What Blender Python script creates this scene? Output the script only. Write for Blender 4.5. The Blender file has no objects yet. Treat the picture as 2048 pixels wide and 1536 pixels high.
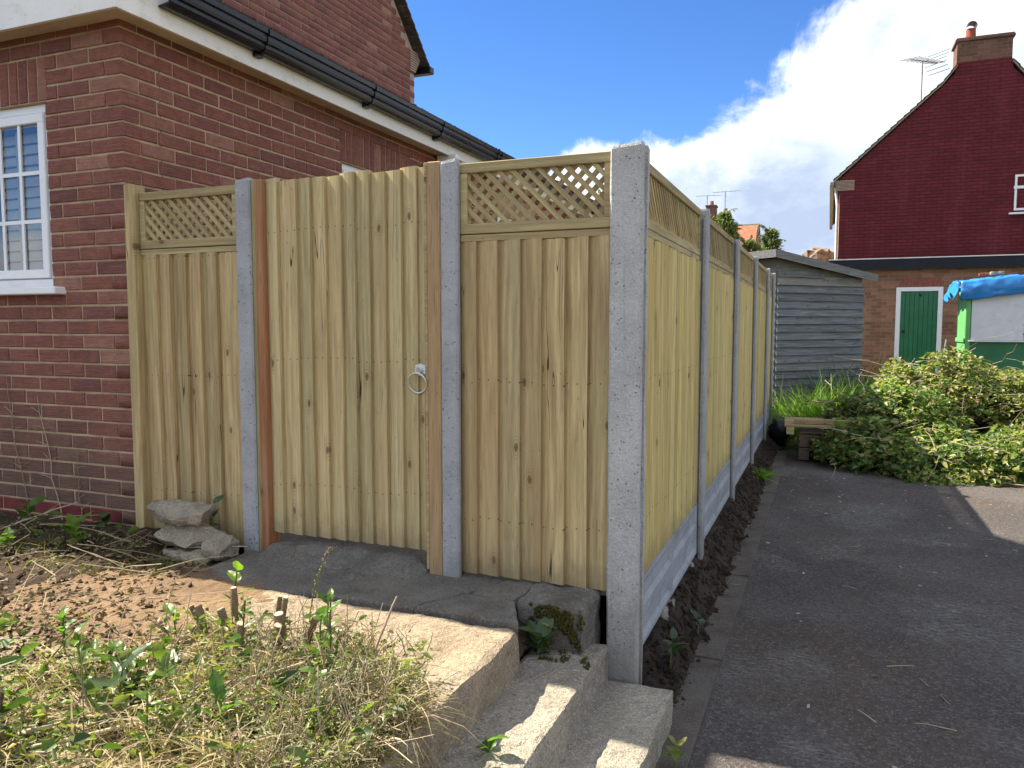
import bpy, bmesh, math, random
import numpy as np
from mathutils import Vector, Matrix, noise
R = math.radians
random.seed(7); rng = np.random.default_rng(7)
scene = bpy.context.scene
col = scene.collection

# ------------------------------------------------------------------ camera
cam = bpy.data.cameras.new('camera'); camo = bpy.data.objects.new('camera', cam); col.objects.link(camo)
cam.sensor_width = 36.0; cam.lens = 27.42; cam.clip_end = 2000; cam.clip_start = 0.05
camo.location = (0, 0, 1.5)
camo.rotation_euler = (R(90 - 4.33), 0, R(22.05))
scene.camera = camo
scene.render.resolution_x = 1024; scene.render.resolution_y = 768

# ------------------------------------------------------------------ light
SUN_EL, SUN_AZ = R(49.4), math.atan2(-0.85, 0.10)          # azimuth clockwise from +Y
SKY_STRENGTH = 0.073
SUN_STRENGTH = 5.0
EXPOSURE = 1.5
sun = bpy.data.lights.new('sun', 'SUN'); suno = bpy.data.objects.new('sun', sun); col.objects.link(suno)
sun.energy = SUN_STRENGTH; sun.angle = R(0.53); sun.color = (1.0, 0.90, 0.74)
sdir = Vector((math.sin(SUN_AZ) * math.cos(SUN_EL), math.cos(SUN_AZ) * math.cos(SUN_EL), math.sin(SUN_EL)))
suno.rotation_euler = sdir.to_track_quat('Z', 'Y').to_euler()
suno.location = sdir * 60
vs = scene.view_settings
scene.display_settings.display_device = 'sRGB'
vs.view_transform = 'Standard'; vs.look = 'None'; vs.gamma = 1.0; vs.use_curve_mapping = False
vs.exposure = EXPOSURE
scene.cycles.use_denoising = True; scene.cycles.use_adaptive_sampling = True; scene.cycles.adaptive_threshold = 0.015
scene.cycles.max_bounces = 6; scene.cycles.transparent_max_bounces = 8
scene.cycles.diffuse_bounces = 3; scene.cycles.glossy_bounces = 3; scene.cycles.transmission_bounces = 4
scene.cycles.caustics_reflective = False; scene.cycles.caustics_refractive = False

# ------------------------------------------------------------------ node helpers
class NT:
    def __init__(s, tree): s.t = tree; s.n = tree.nodes; s.l = tree.links
    def new(s, typ, **kw):
        nd = s.n.new(typ)
        for k, v in kw.items(): setattr(nd, k, v)
        return nd
    def put(s, sock, v):
        if isinstance(v, bpy.types.NodeSocket): s.l.new(v, sock)
        elif isinstance(v, (tuple, list)) and len(v) == 3 and sock.type == 'RGBA': sock.default_value = (*v, 1)
        else: sock.default_value = v
    def math(s, op, a, b=0.0, c=0.0, clamp=False):
        nd = s.new('ShaderNodeMath', operation=op, use_clamp=clamp)
        for i, v in enumerate((a, b, c)): s.put(nd.inputs[i], v)
        return nd.outputs[0]
    def vmath(s, op, a, b=(0, 0, 0)):
        nd = s.new('ShaderNodeVectorMath', operation=op)
        s.put(nd.inputs[0], a)
        if op == 'SCALE': s.put(nd.inputs[3], b)
        else: s.put(nd.inputs[1], b)
        return nd.outputs['Value'] if op in ('DOT_PRODUCT', 'LENGTH') else nd.outputs[0]
    def mul(s, vec, k): return s.vmath('MULTIPLY', vec, k)
    def noise(s, vec, scale=5.0, detail=4.0, rough=0.55, dist=0.0, colour=False):
        nd = s.new('ShaderNodeTexNoise'); s.put(nd.inputs['Vector'], vec)
        s.put(nd.inputs['Scale'], scale); s.put(nd.inputs['Detail'], detail); s.put(nd.inputs['Roughness'], rough); s.put(nd.inputs['Distortion'], dist)
        return nd.outputs['Color'] if colour else nd.outputs['Fac']
    def voro(s, vec, scale=5.0, feature='F1', rand=1.0, out='Distance'):
        nd = s.new('ShaderNodeTexVoronoi', feature=feature); s.put(nd.inputs['Vector'], vec); s.put(nd.inputs['Scale'], scale); s.put(nd.inputs['Randomness'], rand)
        return nd.outputs[out]
    def ramp(s, fac, stops, interp='LINEAR'):
        nd = s.new('ShaderNodeValToRGB'); nd.color_ramp.interpolation = interp
        e = nd.color_ramp.elements
        while len(e) < len(stops): e.new(0.5)
        for el, (p, c) in zip(e, stops):
            el.position = p; el.color = (c, c, c, 1) if isinstance(c, (int, float)) else (*c, 1)
        s.put(nd.inputs[0], fac); return nd.outputs[0]
    def step(s, v, a, b):
        nd = s.new('ShaderNodeMapRange', interpolation_type='SMOOTHSTEP'); s.put(nd.inputs[0], v); s.put(nd.inputs[1], a); s.put(nd.inputs[2], b)
        return nd.outputs[0]
    def mix(s, fac, a, b, blend='MIX'):
        nd = s.new('ShaderNodeMix', data_type='RGBA', blend_type=blend)
        s.put(nd.inputs[0], fac); s.put(nd.inputs[6], a); s.put(nd.inputs[7], b); return nd.outputs[2]
    def bump(s, h, strength=0.5, dist=0.01):
        nd = s.new('ShaderNodeBump'); s.put(nd.inputs['Height'], h); nd.inputs['Strength'].default_value = strength; nd.inputs['Distance'].default_value = dist
        return nd.outputs[0]

def mat(name, fn):
    m = bpy.data.materials.new(name); m.use_nodes = True
    t = NT(m.node_tree); t.n.clear()
    out = t.new('ShaderNodeOutputMaterial'); t.out = out
    b = t.new('ShaderNodeBsdfPrincipled'); t.b = b; t.l.new(b.outputs[0], out.inputs[0])
    tc = t.new('ShaderNodeTexCoord'); t.obj = tc.outputs['Object']; t.gen = tc.outputs['Generated']
    geo = t.new('ShaderNodeNewGeometry'); t.pos = geo.outputs['Position']; t.isl = geo.outputs['Random Per Island']; t.nrm = geo.outputs['Normal']
    oi = t.new('ShaderNodeObjectInfo'); t.rnd = oi.outputs['Random']
    b.inputs['Roughness'].default_value = 0.8
    try: b.inputs['Specular IOR Level'].default_value = 0.3
    except Exception: pass
    fn(t); return m
def setc(t, c, rough=None, bump=None):
    t.put(t.b.inputs['Base Color'], c)
    if rough is not None: t.put(t.b.inputs['Roughness'], rough)
    if bump is not None: t.l.new(bump, t.b.inputs['Normal'])

# ------------------------------------------------------------------ world: Nishita sky with a cloud bank
world = bpy.data.worlds.new('World'); scene.world = world; world.use_nodes = True
w = NT(world.node_tree); w.n.clear()
wo = w.new('ShaderNodeOutputWorld')
sky = w.new('ShaderNodeTexSky', sky_type='NISHITA'); sky.sun_disc = False
sky.sun_elevation = SUN_EL; sky.sun_rotation = SUN_AZ; sky.air_density = 1.0; sky.dust_density = 0.1; sky.ozone_density = 4.5; sky.altitude = 1500
bg = w.new('ShaderNodeBackground'); hs = w.new('ShaderNodeHueSaturation'); hs.inputs['Saturation'].default_value = 1.2; hs.inputs['Hue'].default_value = 0.508; w.l.new(sky.outputs[0], hs.inputs['Color']); w.l.new(hs.outputs[0], bg.inputs[0]); bg.inputs[1].default_value = SKY_STRENGTH
D = w.new('ShaderNodeTexCoord').outputs['Generated']
CLOUD_N = (0.366, 0.309, -0.878)
side = w.math('MAXIMUM', w.vmath('DOT_PRODUCT', D, CLOUD_N), 0.04)  # floor adds broken cloud over the unseen sky to raise the fill light
n1 = w.noise(D, 3.1, 9.0, 0.56, 0.25)
n2 = w.noise(w.vmath('ADD', D, (3.7, 1.1, 0.4)), 8.0, 8.0, 0.62, 0.3)
cov = w.math('ADD', w.math('ADD', w.math('MULTIPLY', side, 1.9), 0.10), w.math('ADD', w.math('MULTIPLY', w.math('SUBTRACT', n1, 0.5), 1.5), w.math('MULTIPLY', w.math('SUBTRACT', n2, 0.5), 0.85)))
raw = w.vmath('DOT_PRODUCT', D, CLOUD_N)
cov = w.math('ADD', cov, w.math('MULTIPLY', w.step(raw, 0.0, 0.12), 0.30))
clear = w.math('MULTIPLY', w.step(w.vmath('DOT_PRODUCT', D, (-0.52, 0.76, 0.39)), 0.74, 0.90), w.step(raw, 0.05, -0.09))   # the open blue gap over the house
cov = w.math('SUBTRACT', cov, w.math('MULTIPLY', clear, 0.66))
cmask = w.step(cov, 0.02, 0.22)
n3 = w.noise(w.vmath('ADD', w.mul(D, (1.0, 1.0, 1.5)), (0.3, 5.1, 2.2)), 3.6, 8.0, 0.6, 0.2)
ccol = w.ramp(n3, [(0.40, (0.23, 0.28, 0.375)), (0.51, (0.33, 0.38, 0.46)), (0.59, (0.50, 0.53, 0.57)), (0.69, (0.72, 0.72, 0.72))])
edge = w.step(cov, 0.5, 0.15)
ccol = w.mix(w.math('MULTIPLY', edge, 0.7), ccol, (0.68, 0.69, 0.70))
cbg = w.new('ShaderNodeBackground'); w.l.new(ccol, cbg.inputs[0]); cbg.inputs[1].default_value = 0.88
wm = w.new('ShaderNodeMixShader'); w.l.new(cmask, wm.inputs[0]); w.l.new(bg.outputs[0], wm.inputs[1]); w.l.new(cbg.outputs[0], wm.inputs[2])
w.l.new(wm.outputs[0], wo.inputs[0])

# ------------------------------------------------------------------ mesh helpers
class MB:
    def __init__(s): s.v = []; s.f = []
    def add(s, vs, fs):
        o = len(s.v); s.v += [tuple(p) for p in vs]; s.f += [tuple(i + o for i in f) for f in fs]; return s
    def box(s, x0, x1, y0, y1, z0, z1, c=0.0):
        if c <= 0:
            return s.add([(x0,y0,z0),(x1,y0,z0),(x1,y1,z0),(x0,y1,z0),(x0,y0,z1),(x1,y0,z1),(x1,y1,z1),(x0,y1,z1)],
                         [(0,3,2,1),(4,5,6,7),(0,1,5,4),(1,2,6,5),(2,3,7,6),(3,0,4,7)])
        # vertical edges and top edge chamfered prism
        pts = [(x0+c,y0),(x1-c,y0),(x1,y0+c),(x1,y1-c),(x1-c,y1),(x0+c,y1),(x0,y1-c),(x0,y0+c)]
        cx, cy = (x0+x1)/2, (y0+y1)/2
        def ring(z, k): return [(cx+(x-cx)*(1-k*c/max(abs(x1-x0)/2,1e-6)), cy+(y-cy)*(1-k*c/max(abs(y1-y0)/2,1e-6)), z) for x, y in pts]
        V = ring(z0,1)+ring(z0+c,0)+ring(z1-c,0)+ring(z1,1)
        F = [tuple(reversed(range(8))), tuple(range(24,32))]
        for r in range(3):
            for i in range(8): F.append((r*8+i, r*8+(i+1)%8, r*8+8+(i+1)%8, r*8+8+i))
        return s.add(V, F)
    def prism(s, poly, z0, z1):
        n = len(poly)
        V = [(x,y,z0) for x,y in poly]+[(x,y,z1) for x,y in poly]
        return s.add(V, [tuple(reversed(range(n))), tuple(range(n,2*n))]+[(i,(i+1)%n,n+(i+1)%n,n+i) for i in range(n)])
    def tube(s, pts, rad, n=6, cap=True):
        pts = [Vector(p) for p in pts]
        if not isinstance(rad, (list, tuple)): rad = [rad]*len(pts)
        V = []; up = Vector((0.13, 0.31, 0.94))
        for i, p in enumerate(pts):
            d = (pts[min(i+1,len(pts)-1)] - pts[max(i-1,0)])
            d = d.normalized() if d.length > 1e-9 else Vector((0,0,1))
            a = d.cross(up)
            if a.length < 1e-3: a = d.cross(Vector((1,0,0)))
            a.normalize(); b = d.cross(a)
            for k in range(n):
                t = 2*math.pi*k/n; V.append(p + (a*math.cos(t)+b*math.sin(t))*rad[i])
        F = []
        for i in range(len(pts)-1):
            for k in range(n): F.append((i*n+k, i*n+(k+1)%n, (i+1)*n+(k+1)%n, (i+1)*n+k))
        if cap: F += [tuple(reversed(range(n))), tuple(range((len(pts)-1)*n, len(pts)*n))]
        return s.add(V, F)
    def mesh(s, name, smooth=False):
        m = bpy.data.meshes.new(name); m.from_pydata(s.v, [], s.f); m.update()
        if smooth: m.polygons.foreach_set('use_smooth', [True]*len(m.polygons))
        return m

def link(name, me, m=None, parent=None, loc=(0,0,0), rot=(0,0,0), scale=(1,1,1)):
    if isinstance(me, MB): me = me.mesh(name)
    o = bpy.data.objects.new(name, me); col.objects.link(o)
    o.location = loc; o.rotation_euler = rot; o.scale = scale
    if m is not None and me is not None and len(me.materials) == 0: me.materials.append(m)
    if parent is not None: o.parent = parent
    return o
def tag(o, label=None, cat=None, group=None, kind=None):
    if label: o['label'] = label
    if cat: o['category'] = cat
    if group: o['group'] = group
    if kind: o['kind'] = kind
    return o
def thing(name, loc, label, cat, group=None, rz=0.0, rot=None):
    o = bpy.data.objects.new(name, None); col.objects.link(o); o.location = loc
    o.rotation_euler = rot if rot else (0,0,rz); o.empty_display_size = 0.1
    return tag(o, label, cat, group)
def box(name, x0,x1,y0,y1,z0,z1, m, parent=None, c=0.0): return link(name, MB().box(x0,x1,y0,y1,z0,z1,c), m, parent)
def struct(name, me, m): return tag(link(name, me, m), kind='structure')
def bigmesh(name, V, faces_per, nv, smooth=False):
    """V: (N,nv,3) array, faces_per: list of faces in one element."""
    V = np.asarray(V, np.float32); N = V.shape[0]
    loops = []; starts = []; tot = 0
    base = np.arange(N)[:, None]*nv
    lt = sum(len(f) for f in faces_per)
    flat = np.concatenate([np.array(f) for f in faces_per])
    allv = (base + flat[None, :]).astype(np.int32).ravel()
    st = np.cumsum([0]+[len(f) for f in faces_per[:-1]])
    allst = (np.arange(N)[:, None]*lt + st[None, :]).astype(np.int32).ravel()
    tots = np.tile(np.array([len(f) for f in faces_per], np.int32), N)
    m = bpy.data.meshes.new(name); m.vertices.add(N*nv); m.vertices.foreach_set('co', V.ravel())
    m.loops.add(len(allv)); m.loops.foreach_set('vertex_index', allv)
    m.polygons.add(len(allst)); m.polygons.foreach_set('loop_start', allst); m.polygons.foreach_set('loop_total', tots)
    m.update(calc_edges=True); m.validate()
    if smooth: m.polygons.foreach_set('use_smooth', [True]*len(m.polygons))
    return m
def fbm(p, sc, oct=4): return noise.fractal(Vector(p)*sc, 1.0, 2.0, oct)
def rough_block(x0,x1,y0,y1,z0,z1, res=0.03, r=0.015, amp=0.008, sc=9.0, seed=0.0, amp2=0.0, sc2=40.0):
    """box with rounded, chipped edges"""
    V = {}; L = []; F = []
    mn = Vector((x0,y0,z0)); mx = Vector((x1,y1,z1))
    def vid(p):
        k = (round(p[0],5), round(p[1],5), round(p[2],5))
        if k not in V: V[k] = len(L); L.append(k)
        return V[k]
    def grid(o, a, b, la, lb, flip):
        na = max(2, int(la/res)); nb = max(2, int(lb/res))
        for i in range(na):
            for j in range(nb):
                q = [o + a*(la*ii/na) + b*(lb*jj/nb) for ii, jj in ((i,j),(i+1,j),(i+1,j+1),(i,j+1))]
                f = [vid(p) for p in q]; F.append(tuple(reversed(f)) if flip else tuple(f))
    X, Y, Z = Vector((1,0,0)), Vector((0,1,0)), Vector((0,0,1)); dx, dy, dz = mx - mn
    grid(mn, X, Y, dx, dy, True); grid(mn+Z*dz, X, Y, dx, dy, False)
    grid(mn, X, Z, dx, dz, False); grid(mn+Y*dy, X, Z, dx, dz, True)
    grid(mn, Y, Z, dy, dz, True); grid(mn+X*dx, Y, Z, dy, dz, False)
    out = []
    for k in L:
        p = Vector(k); rr = r*(1.0+0.9*noise.noise(p*14+Vector((seed,3,1)))) if r else 0.0
        rr = max(0.001, rr)
        q = Vector([min(max(p[i], mn[i]+rr), mx[i]-rr) for i in range(3)]); d = p-q
        if d.length > 1e-6: p = q + d.normalized()*rr; nrm = d.normalized()
        else:
            nrm = Vector((0,0,1))
        cen = (mn+mx)/2; dd = [(abs(p[i]-cen[i])/max((mx-mn)[i]/2,1e-6)) for i in range(3)]; ax = dd.index(max(dd))
        nrm = Vector((0,0,0)); nrm[ax] = 1 if p[ax] > cen[ax] else -1
        n = fbm(p+Vector((seed,seed*2,0)), sc, 4)*amp
        if amp2: n += noise.noise(p*sc2+Vector((seed,0,0)))*amp2
        out.append(p+nrm*n)
    b = MB(); b.v = [tuple(p) for p in out]; b.f = F
    return b
def heightfield(x0,x1,y0,y1,nx,ny,fn):
    b = MB(); 
    xs = np.linspace(x0,x1,nx); ys = np.linspace(y0,y1,ny)
    b.v = [(float(x),float(y),fn(float(x),float(y))) for y in ys for x in xs]
    b.f = [(j*nx+i, j*nx+i+1, (j+1)*nx+i+1, (j+1)*nx+i) for j in range(ny-1) for i in range(nx-1)]
    return b

# ------------------------------------------------------------------ materials
def lin(r,g,b):
    f = lambda c: ((c/255+0.055)/1.055)**2.4 if c/255 > 0.04045 else c/255/12.92
    return (f(r), f(g), f(b))
def m_brick(dark=1.0, green=0.0, sat=1.0, ribs=1.0):
    def fn(t):
        rv = t.math('FRACT', t.math('ADD', t.rnd, t.math('MULTIPLY', t.isl, 7.13)))
        P = t.vmath('ADD', t.pos, t.vmath('SCALE', (3.1, 1.7, 2.3), t.math('MULTIPLY', rv, 9.0)))
        base = t.ramp(rv, [(0.0,(0.135,0.056,0.052)),(0.2,(0.235,0.085,0.062)),(0.5,(0.27,0.102,0.069)),(0.72,(0.20,0.068,0.060)),(0.92,(0.29,0.122,0.078)),(1.0,(0.40,0.215,0.15))])
        base = t.mix(0.3, base, (0.26,0.100,0.068))
        n = t.noise(P, 22, 5, 0.65)
        c = t.mix(t.step(n, 0.35, 0.72), t.mix(0.35, base, (0.05,0.03,0.035)), base)
        streak = t.noise(t.mul(P, (9, 9, 130)), 1.0, 3, 0.6)
        c = t.mix(t.math('MULTIPLY', t.step(streak, 0.5, 0.7), 0.5), c, t.mix(0.4, base, (0.38,0.19,0.16)))
        sp = t.noise(P, 160, 2, 0.5)
        c = t.mix(t.math('MULTIPLY', t.step(sp, 0.62, 0.75), 0.35), c, (0.45,0.32,0.26))
        # algae and splash dirt on the low courses
        sep = t.new('ShaderNodeSeparateXYZ'); t.l.new(t.pos, sep.inputs[0])
        low = t.math('MULTIPLY', t.step(t.math('ADD', sep.outputs[2], t.math('MULTIPLY', t.noise(t.pos, 3.0, 4), 0.9)), 1.75, 0.95), 0.65)
        c = t.mix(low, c, (0.085,0.075,0.055))
        c = t.mix(1.0, c, (dark,dark,dark), 'MULTIPLY')
        h = t.math('ADD', t.math('MULTIPLY', t.noise(t.mul(P, (6,6,110)), 1.0, 2, 0.5), 0.9*ribs), t.noise(P, 70, 4, 0.6))
        setc(t, c, 0.86, t.bump(h, 0.8, 0.007))
    return fn
def m_mortar(c0=(0.47,0.35,0.23), c1=(0.33,0.25,0.165)):
    def fn(t):
        n = t.noise(t.pos, 9, 5, 0.6); g = t.noise(t.pos, 140, 3, 0.6)
        c = t.mix(t.step(n, 0.4, 0.68), c0, c1)
        c = t.mix(t.math('MULTIPLY', t.step(g, 0.55, 0.75), 0.4), c, (0.46,0.37,0.26))
        setc(t, c, 0.95, t.bump(t.noise(t.pos, 60, 5, 0.7), 0.8, 0.006))
    return fn
def m_wood(c_lo, c_hi, c_green, knot=(0.13,0.075,0.035), warm=0.35, crack=1.0, ax='z', nails=True):
    def fn(t):
        off = t.vmath('SCALE', (17.0, 9.0, 23.0), t.rnd)
        P = t.vmath('ADD', t.obj, off)
        st = {'z': (55, 55, 2.2), 'x': (2.2, 55, 55), 'y': (55, 2.2, 55)}[ax]
        kn = {'z': (9.0, 9.0, 4.6), 'x': (4.6, 9.0, 9.0), 'y': (9.0, 4.6, 9.0)}[ax]
        wob = t.noise(t.mul(P, tuple(k*0.25 for k in kn)), 1.0, 2, 0.5, 0, True)
        Pw = t.vmath('ADD', P, t.vmath('SCALE', t.vmath('SUBTRACT', wob, (0.5,0.5,0.5)), 0.05))
        grain = t.noise(t.mul(Pw, st), 1.0, 4, 0.6)
        fine = t.noise(t.mul(Pw, tuple(k*4 for k in st)), 1.0, 2, 0.5)
        c = t.ramp(grain, [(0.34, c_lo), (0.52, tuple((a+b)/2 for a,b in zip(c_lo,c_hi))), (0.66, c_hi)])
        pat = t.noise(t.mul(P, tuple(k*0.55 for k in kn)), 1.0, 3, 0.55)
        c = t.mix(t.math('MULTIPLY', t.step(pat, 0.45, 0.75), 0.6), c, c_green)
        tone = t.math('FRACT', t.math('MULTIPLY', t.rnd, 13.7))
        c = t.mix(t.math('MULTIPLY', t.step(tone, 0.45, 1.0), warm), c, (0.36,0.225,0.12))
        c = t.mix(t.math('MULTIPLY', t.step(tone, 0.35, 0.0), 0.25), c, (0.52,0.45,0.27))
        c = t.mix(t.math('MULTIPLY', t.step(fine, 0.52, 0.72), 0.5), c, tuple(k*0.55 for k in c_lo))
        sx = t.new('ShaderNodeSeparateXYZ'); t.l.new(t.mul(Pw, kn), sx.inputs[0]); cx_ = t.new('ShaderNodeCombineXYZ')
        i0, i1 = {'z': (0, 2), 'x': (2, 0), 'y': (0, 1)}[ax]
        t.l.new(sx.outputs[i0], cx_.inputs[0]); t.l.new(sx.outputs[i1], cx_.inputs[1])
        vn = t.new('ShaderNodeTexVoronoi', voronoi_dimensions='2D'); t.l.new(cx_.outputs[0], vn.inputs['Vector']); vn.inputs['Scale'].default_value = 1.0
        vsep = t.new('ShaderNodeSeparateColor'); t.l.new(vn.outputs['Color'], vsep.inputs[0])
        kd = t.math('ADD', vn.outputs['Distance'], t.math('MULTIPLY', t.step(vsep.outputs[0], 0.20, 0.23), 1.0))
        ring = t.math('MULTIPLY', t.math('ADD', t.math('SINE', t.math('MULTIPLY', kd, 95.0)), 1.0), t.step(kd, 0.33, 0.1))
        c = t.mix(t.math('MULTIPLY', ring, 0.2), c, knot)
        c = t.mix(t.math('MULTIPLY', t.step(kd, 0.105, 0.045), 0.85), c, knot)
        tv = t.math('ADD', 0.95, t.math('MULTIPLY', t.math('FRACT', t.math('MULTIPLY', t.rnd, 29.3)), 0.32))
        tvc = t.new('ShaderNodeCombineColor'); [t.l.new(tv, tvc.inputs[i]) for i in range(3)]
        c = t.mix(1.0, c, tvc.outputs[0], 'MULTIPLY')
        nail = t.voro(t.mul(P, (26, 26, 9) if ax == 'z' else (9, 26, 26)), 1.0)
        c = t.mix(t.math('MULTIPLY', t.step(nail, 0.055, 0.035), 0.7), c, (0.06,0.045,0.03))
        ck = t.noise(t.vmath('ADD', t.mul(Pw, tuple(k*0.55 for k in st)), (5,5,5)), 1.0, 1, 0.4)
        crk = t.math('MULTIPLY', t.step(t.math('ABSOLUTE', t.math('SUBTRACT', ck, 0.5)), 0.012, 0.004), t.math('MULTIPLY', t.step(t.noise(t.mul(P, tuple(k*0.4 for k in kn)), 1.0, 1), 0.60, 0.66), crack))
        c = t.mix(crk, c, (0.05,0.035,0.02))
        if ax == 'z' and nails:
            so = t.new('ShaderNodeSeparateXYZ'); t.l.new(t.obj, so.inputs[0])
            ux = t.math('MULTIPLY', t.math('SUBTRACT', t.math('FRACT', t.math('DIVIDE', so.outputs[0], 0.044)), 0.5), 0.044)
            uz = t.math('MULTIPLY', t.math('SUBTRACT', t.math('FRACT', t.math('ADD', t.math('DIVIDE', so.outputs[2], 0.58), t.math('MULTIPLY', t.rnd, 0.03))), 0.42), 0.58)
            nd_ = t.math('SQRT', t.math('ADD', t.math('MULTIPLY', ux, ux), t.math('MULTIPLY', uz, uz)))
            c = t.mix(t.math('MULTIPLY', t.step(nd_, 0.0042, 0.0026), 0.85), c, (0.07,0.06,0.05))
            spl = t.math('ADD', so.outputs[2], t.math('MULTIPLY', t.noise(t.pos, 14, 4, 0.6), 0.22))
            c = t.mix(t.math('MULTIPLY', t.step(spl, 0.24, 0.10), 0.4), c, (0.15,0.11,0.065))
        h = t.math('SUBTRACT', t.math('ADD', grain, t.math('MULTIPLY', fine, 0.4)), t.math('MULTIPLY', crk, 3.0))
        setc(t, c, 0.82, t.bump(h, 0.35, 0.004))
    return fn
def m_conc(c0, c1, pit=0.6, pscale=70, speck=0.3, stain=0.25, bump=0.7, bd=0.006, stainc=(0.16,0.15,0.11)):
    def fn(t):
        n = t.noise(t.pos, 6, 5, 0.6); f = t.noise(t.pos, 55, 4, 0.7)
        c = t.mix(t.step(n, 0.35, 0.7), c0, c1)
        c = t.mix(t.math('MULTIPLY', t.step(f, 0.56, 0.72), speck), c, tuple(min(1, k*1.45) for k in c0))
        c = t.mix(t.math('MULTIPLY', t.step(f, 0.44, 0.30), speck), c, tuple(k*0.55 for k in c1))
        v = t.voro(t.pos, pscale); hole = t.math('MULTIPLY', t.step(v, 0.20, 0.12), t.step(t.noise(t.pos, 18, 2), 0.48, 0.56))
        ag = t.noise(t.pos, 130, 3, 0.7); c = t.mix(t.math('MULTIPLY', t.step(ag, 0.54, 0.66), speck*1.1), c, tuple(min(1, k*1.6) for k in c0)); c = t.mix(t.math('MULTIPLY', t.step(ag, 0.45, 0.33), speck*1.1), c, tuple(k*0.45 for k in c1))
        c = t.mix(t.math('MULTIPLY', hole, pit), c, tuple(k*0.25 for k in c1))
        st = t.noise(t.mul(t.pos, (3, 3, 1.1)), 1.5, 4, 0.6)
        c = t.mix(t.math('MULTIPLY', t.step(st, 0.52, 0.75), stain), c, stainc)
        h = t.math('SUBTRACT', t.math('ADD', f, t.math('MULTIPLY', t.noise(t.pos, 190, 2, 0.5), 0.5)), t.math('MULTIPLY', hole, pit*1.5))
        setc(t, c, 0.92, t.bump(h, bump, bd))
    return fn
def m_post(c0, c1, speck):
    base = m_conc(c0, c1, 0.7, 48, speck, 0.3, 0.8, 0.008, tuple(k*0.62 for k in c1))
    def fn(t):
        base(t)
        c = t.b.inputs['Base Color'].links[0].from_socket
        v = t.voro(t.pos, 30); c = t.mix(t.math('MULTIPLY', t.step(v, 0.11, 0.07), 0.85), c, (0.06,0.06,0.06))
        sp = t.new('ShaderNodeSeparateXYZ'); t.l.new(t.pos, sp.inputs[0])
        lo = t.math('ADD', sp.outputs[2], t.math('MULTIPLY', t.noise(t.mul(t.pos,(4,4,1.5)), 2.2, 5, 0.65), 1.1))
        c = t.mix(t.math('MULTIPLY', t.step(lo, 1.15, 0.62), 0.55), c, (0.15,0.135,0.10))
        run = t.noise(t.mul(t.pos,(26,26,0.9)), 1.0, 3, 0.6)
        c = t.mix(t.math('MULTIPLY', t.step(run, 0.56, 0.72), 0.35), c, tuple(k*0.55 for k in c1))
        t.put(t.b.inputs['Base Color'], c)
    return fn
def m_plain(c, rough=0.5, var=0.12, sc=8.0, bump=0.1, dirt=None, spec=None):
    def fn(t):
        n = t.noise(t.pos, sc, 5, 0.6)
        k = t.mix(t.math('MULTIPLY', t.step(n, 0.35, 0.75), 1.0), tuple(x*(1-var) for x in c), tuple(min(1,x*(1+var)) for x in c))
        if dirt: k = t.mix(t.math('MULTIPLY', t.step(t.noise(t.mul(t.pos,(2.5,2.5,5)), 2.5, 6, 0.7), 0.52, 0.72), dirt[1]), k, dirt[0])
        setc(t, k, t.math('ADD', rough-0.08, t.math('MULTIPLY', n, 0.16)), t.bump(t.noise(t.pos, 45, 3), bump, 0.003))
        if spec is not None: t.b.inputs['Specular IOR Level'].default_value = spec
    return fn
def m_leaf(stops, transl=0.45, rough=0.45):
    def fn(t):
        rv = t.math('FRACT', t.math('ADD', t.isl, t.rnd))
        c = t.ramp(rv, stops)
        c = t.mix(t.math('MULTIPLY', t.step(t.noise(t.pos, 35, 3), 0.5, 0.75), 0.35), c, (0.10,0.085,0.03))
        setc(t, c, rough); t.b.inputs['Specular IOR Level'].default_value = 0.35
        tr = t.new('ShaderNodeBsdfTranslucent'); t.put(tr.inputs[0], t.mix(1.0, c, (1.5,1.7,0.7), 'MULTIPLY'))
        ms = t.new('ShaderNodeMixShader'); ms.inputs[0].default_value = transl
        t.l.new(t.b.outputs[0], ms.inputs[1]); t.l.new(tr.outputs[0], ms.inputs[2]); t.l.new(ms.outputs[0], t.out.inputs[0])
    return fn
def m_straw(stops, transl=0.2):
    return m_leaf(stops, transl, 0.7)
M = {}
M['brick'] = mat('brick', m_brick()); M['brick_main'] = mat('brick_upper', m_brick(1.12, ribs=0.5))
M['mortar'] = mat('mortar', m_mortar()); M['mortar_pale'] = mat('mortar_pale', m_mortar((0.43,0.32,0.25),(0.34,0.25,0.20)))
M['plinth'] = mat('plinth_red', m_plain((0.16,0.028,0.025), 0.6, 0.2, 12, 0.3))
M['terracotta'] = mat('terracotta', m_plain((0.30,0.075,0.045), 0.75, 0.25, 25, 0.3))
W1 = dict(c_lo=(0.30,0.215,0.105), c_hi=(0.52,0.405,0.205), c_green=(0.37,0.31,0.15))
M['wood'] = mat('treated_board', m_wood(**W1)); M['wood_gate'] = mat('gate_board', m_wood((0.33,0.255,0.125),(0.54,0.445,0.235),(0.41,0.365,0.19), warm=0.18))
M['wood_y'] = mat('drive_board', m_wood((0.39,0.295,0.10),(0.62,0.495,0.20),(0.49,0.415,0.165), warm=0.10, crack=0.3))  # same treated timber; open-sky light put into a yellower, brighter colour
M['post_wood'] = mat('post_wood', m_wood(**W1, nails=False)); M['rail'] = mat('rail_wood', m_wood((0.26,0.20,0.10),(0.45,0.37,0.19),(0.34,0.30,0.15), ax='x', warm=0.2))
M['lath'] = mat('lath_wood', m_wood((0.25,0.195,0.095),(0.44,0.36,0.185),(0.33,0.29,0.14), ax='x', warm=0.35, crack=0.3))
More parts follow.
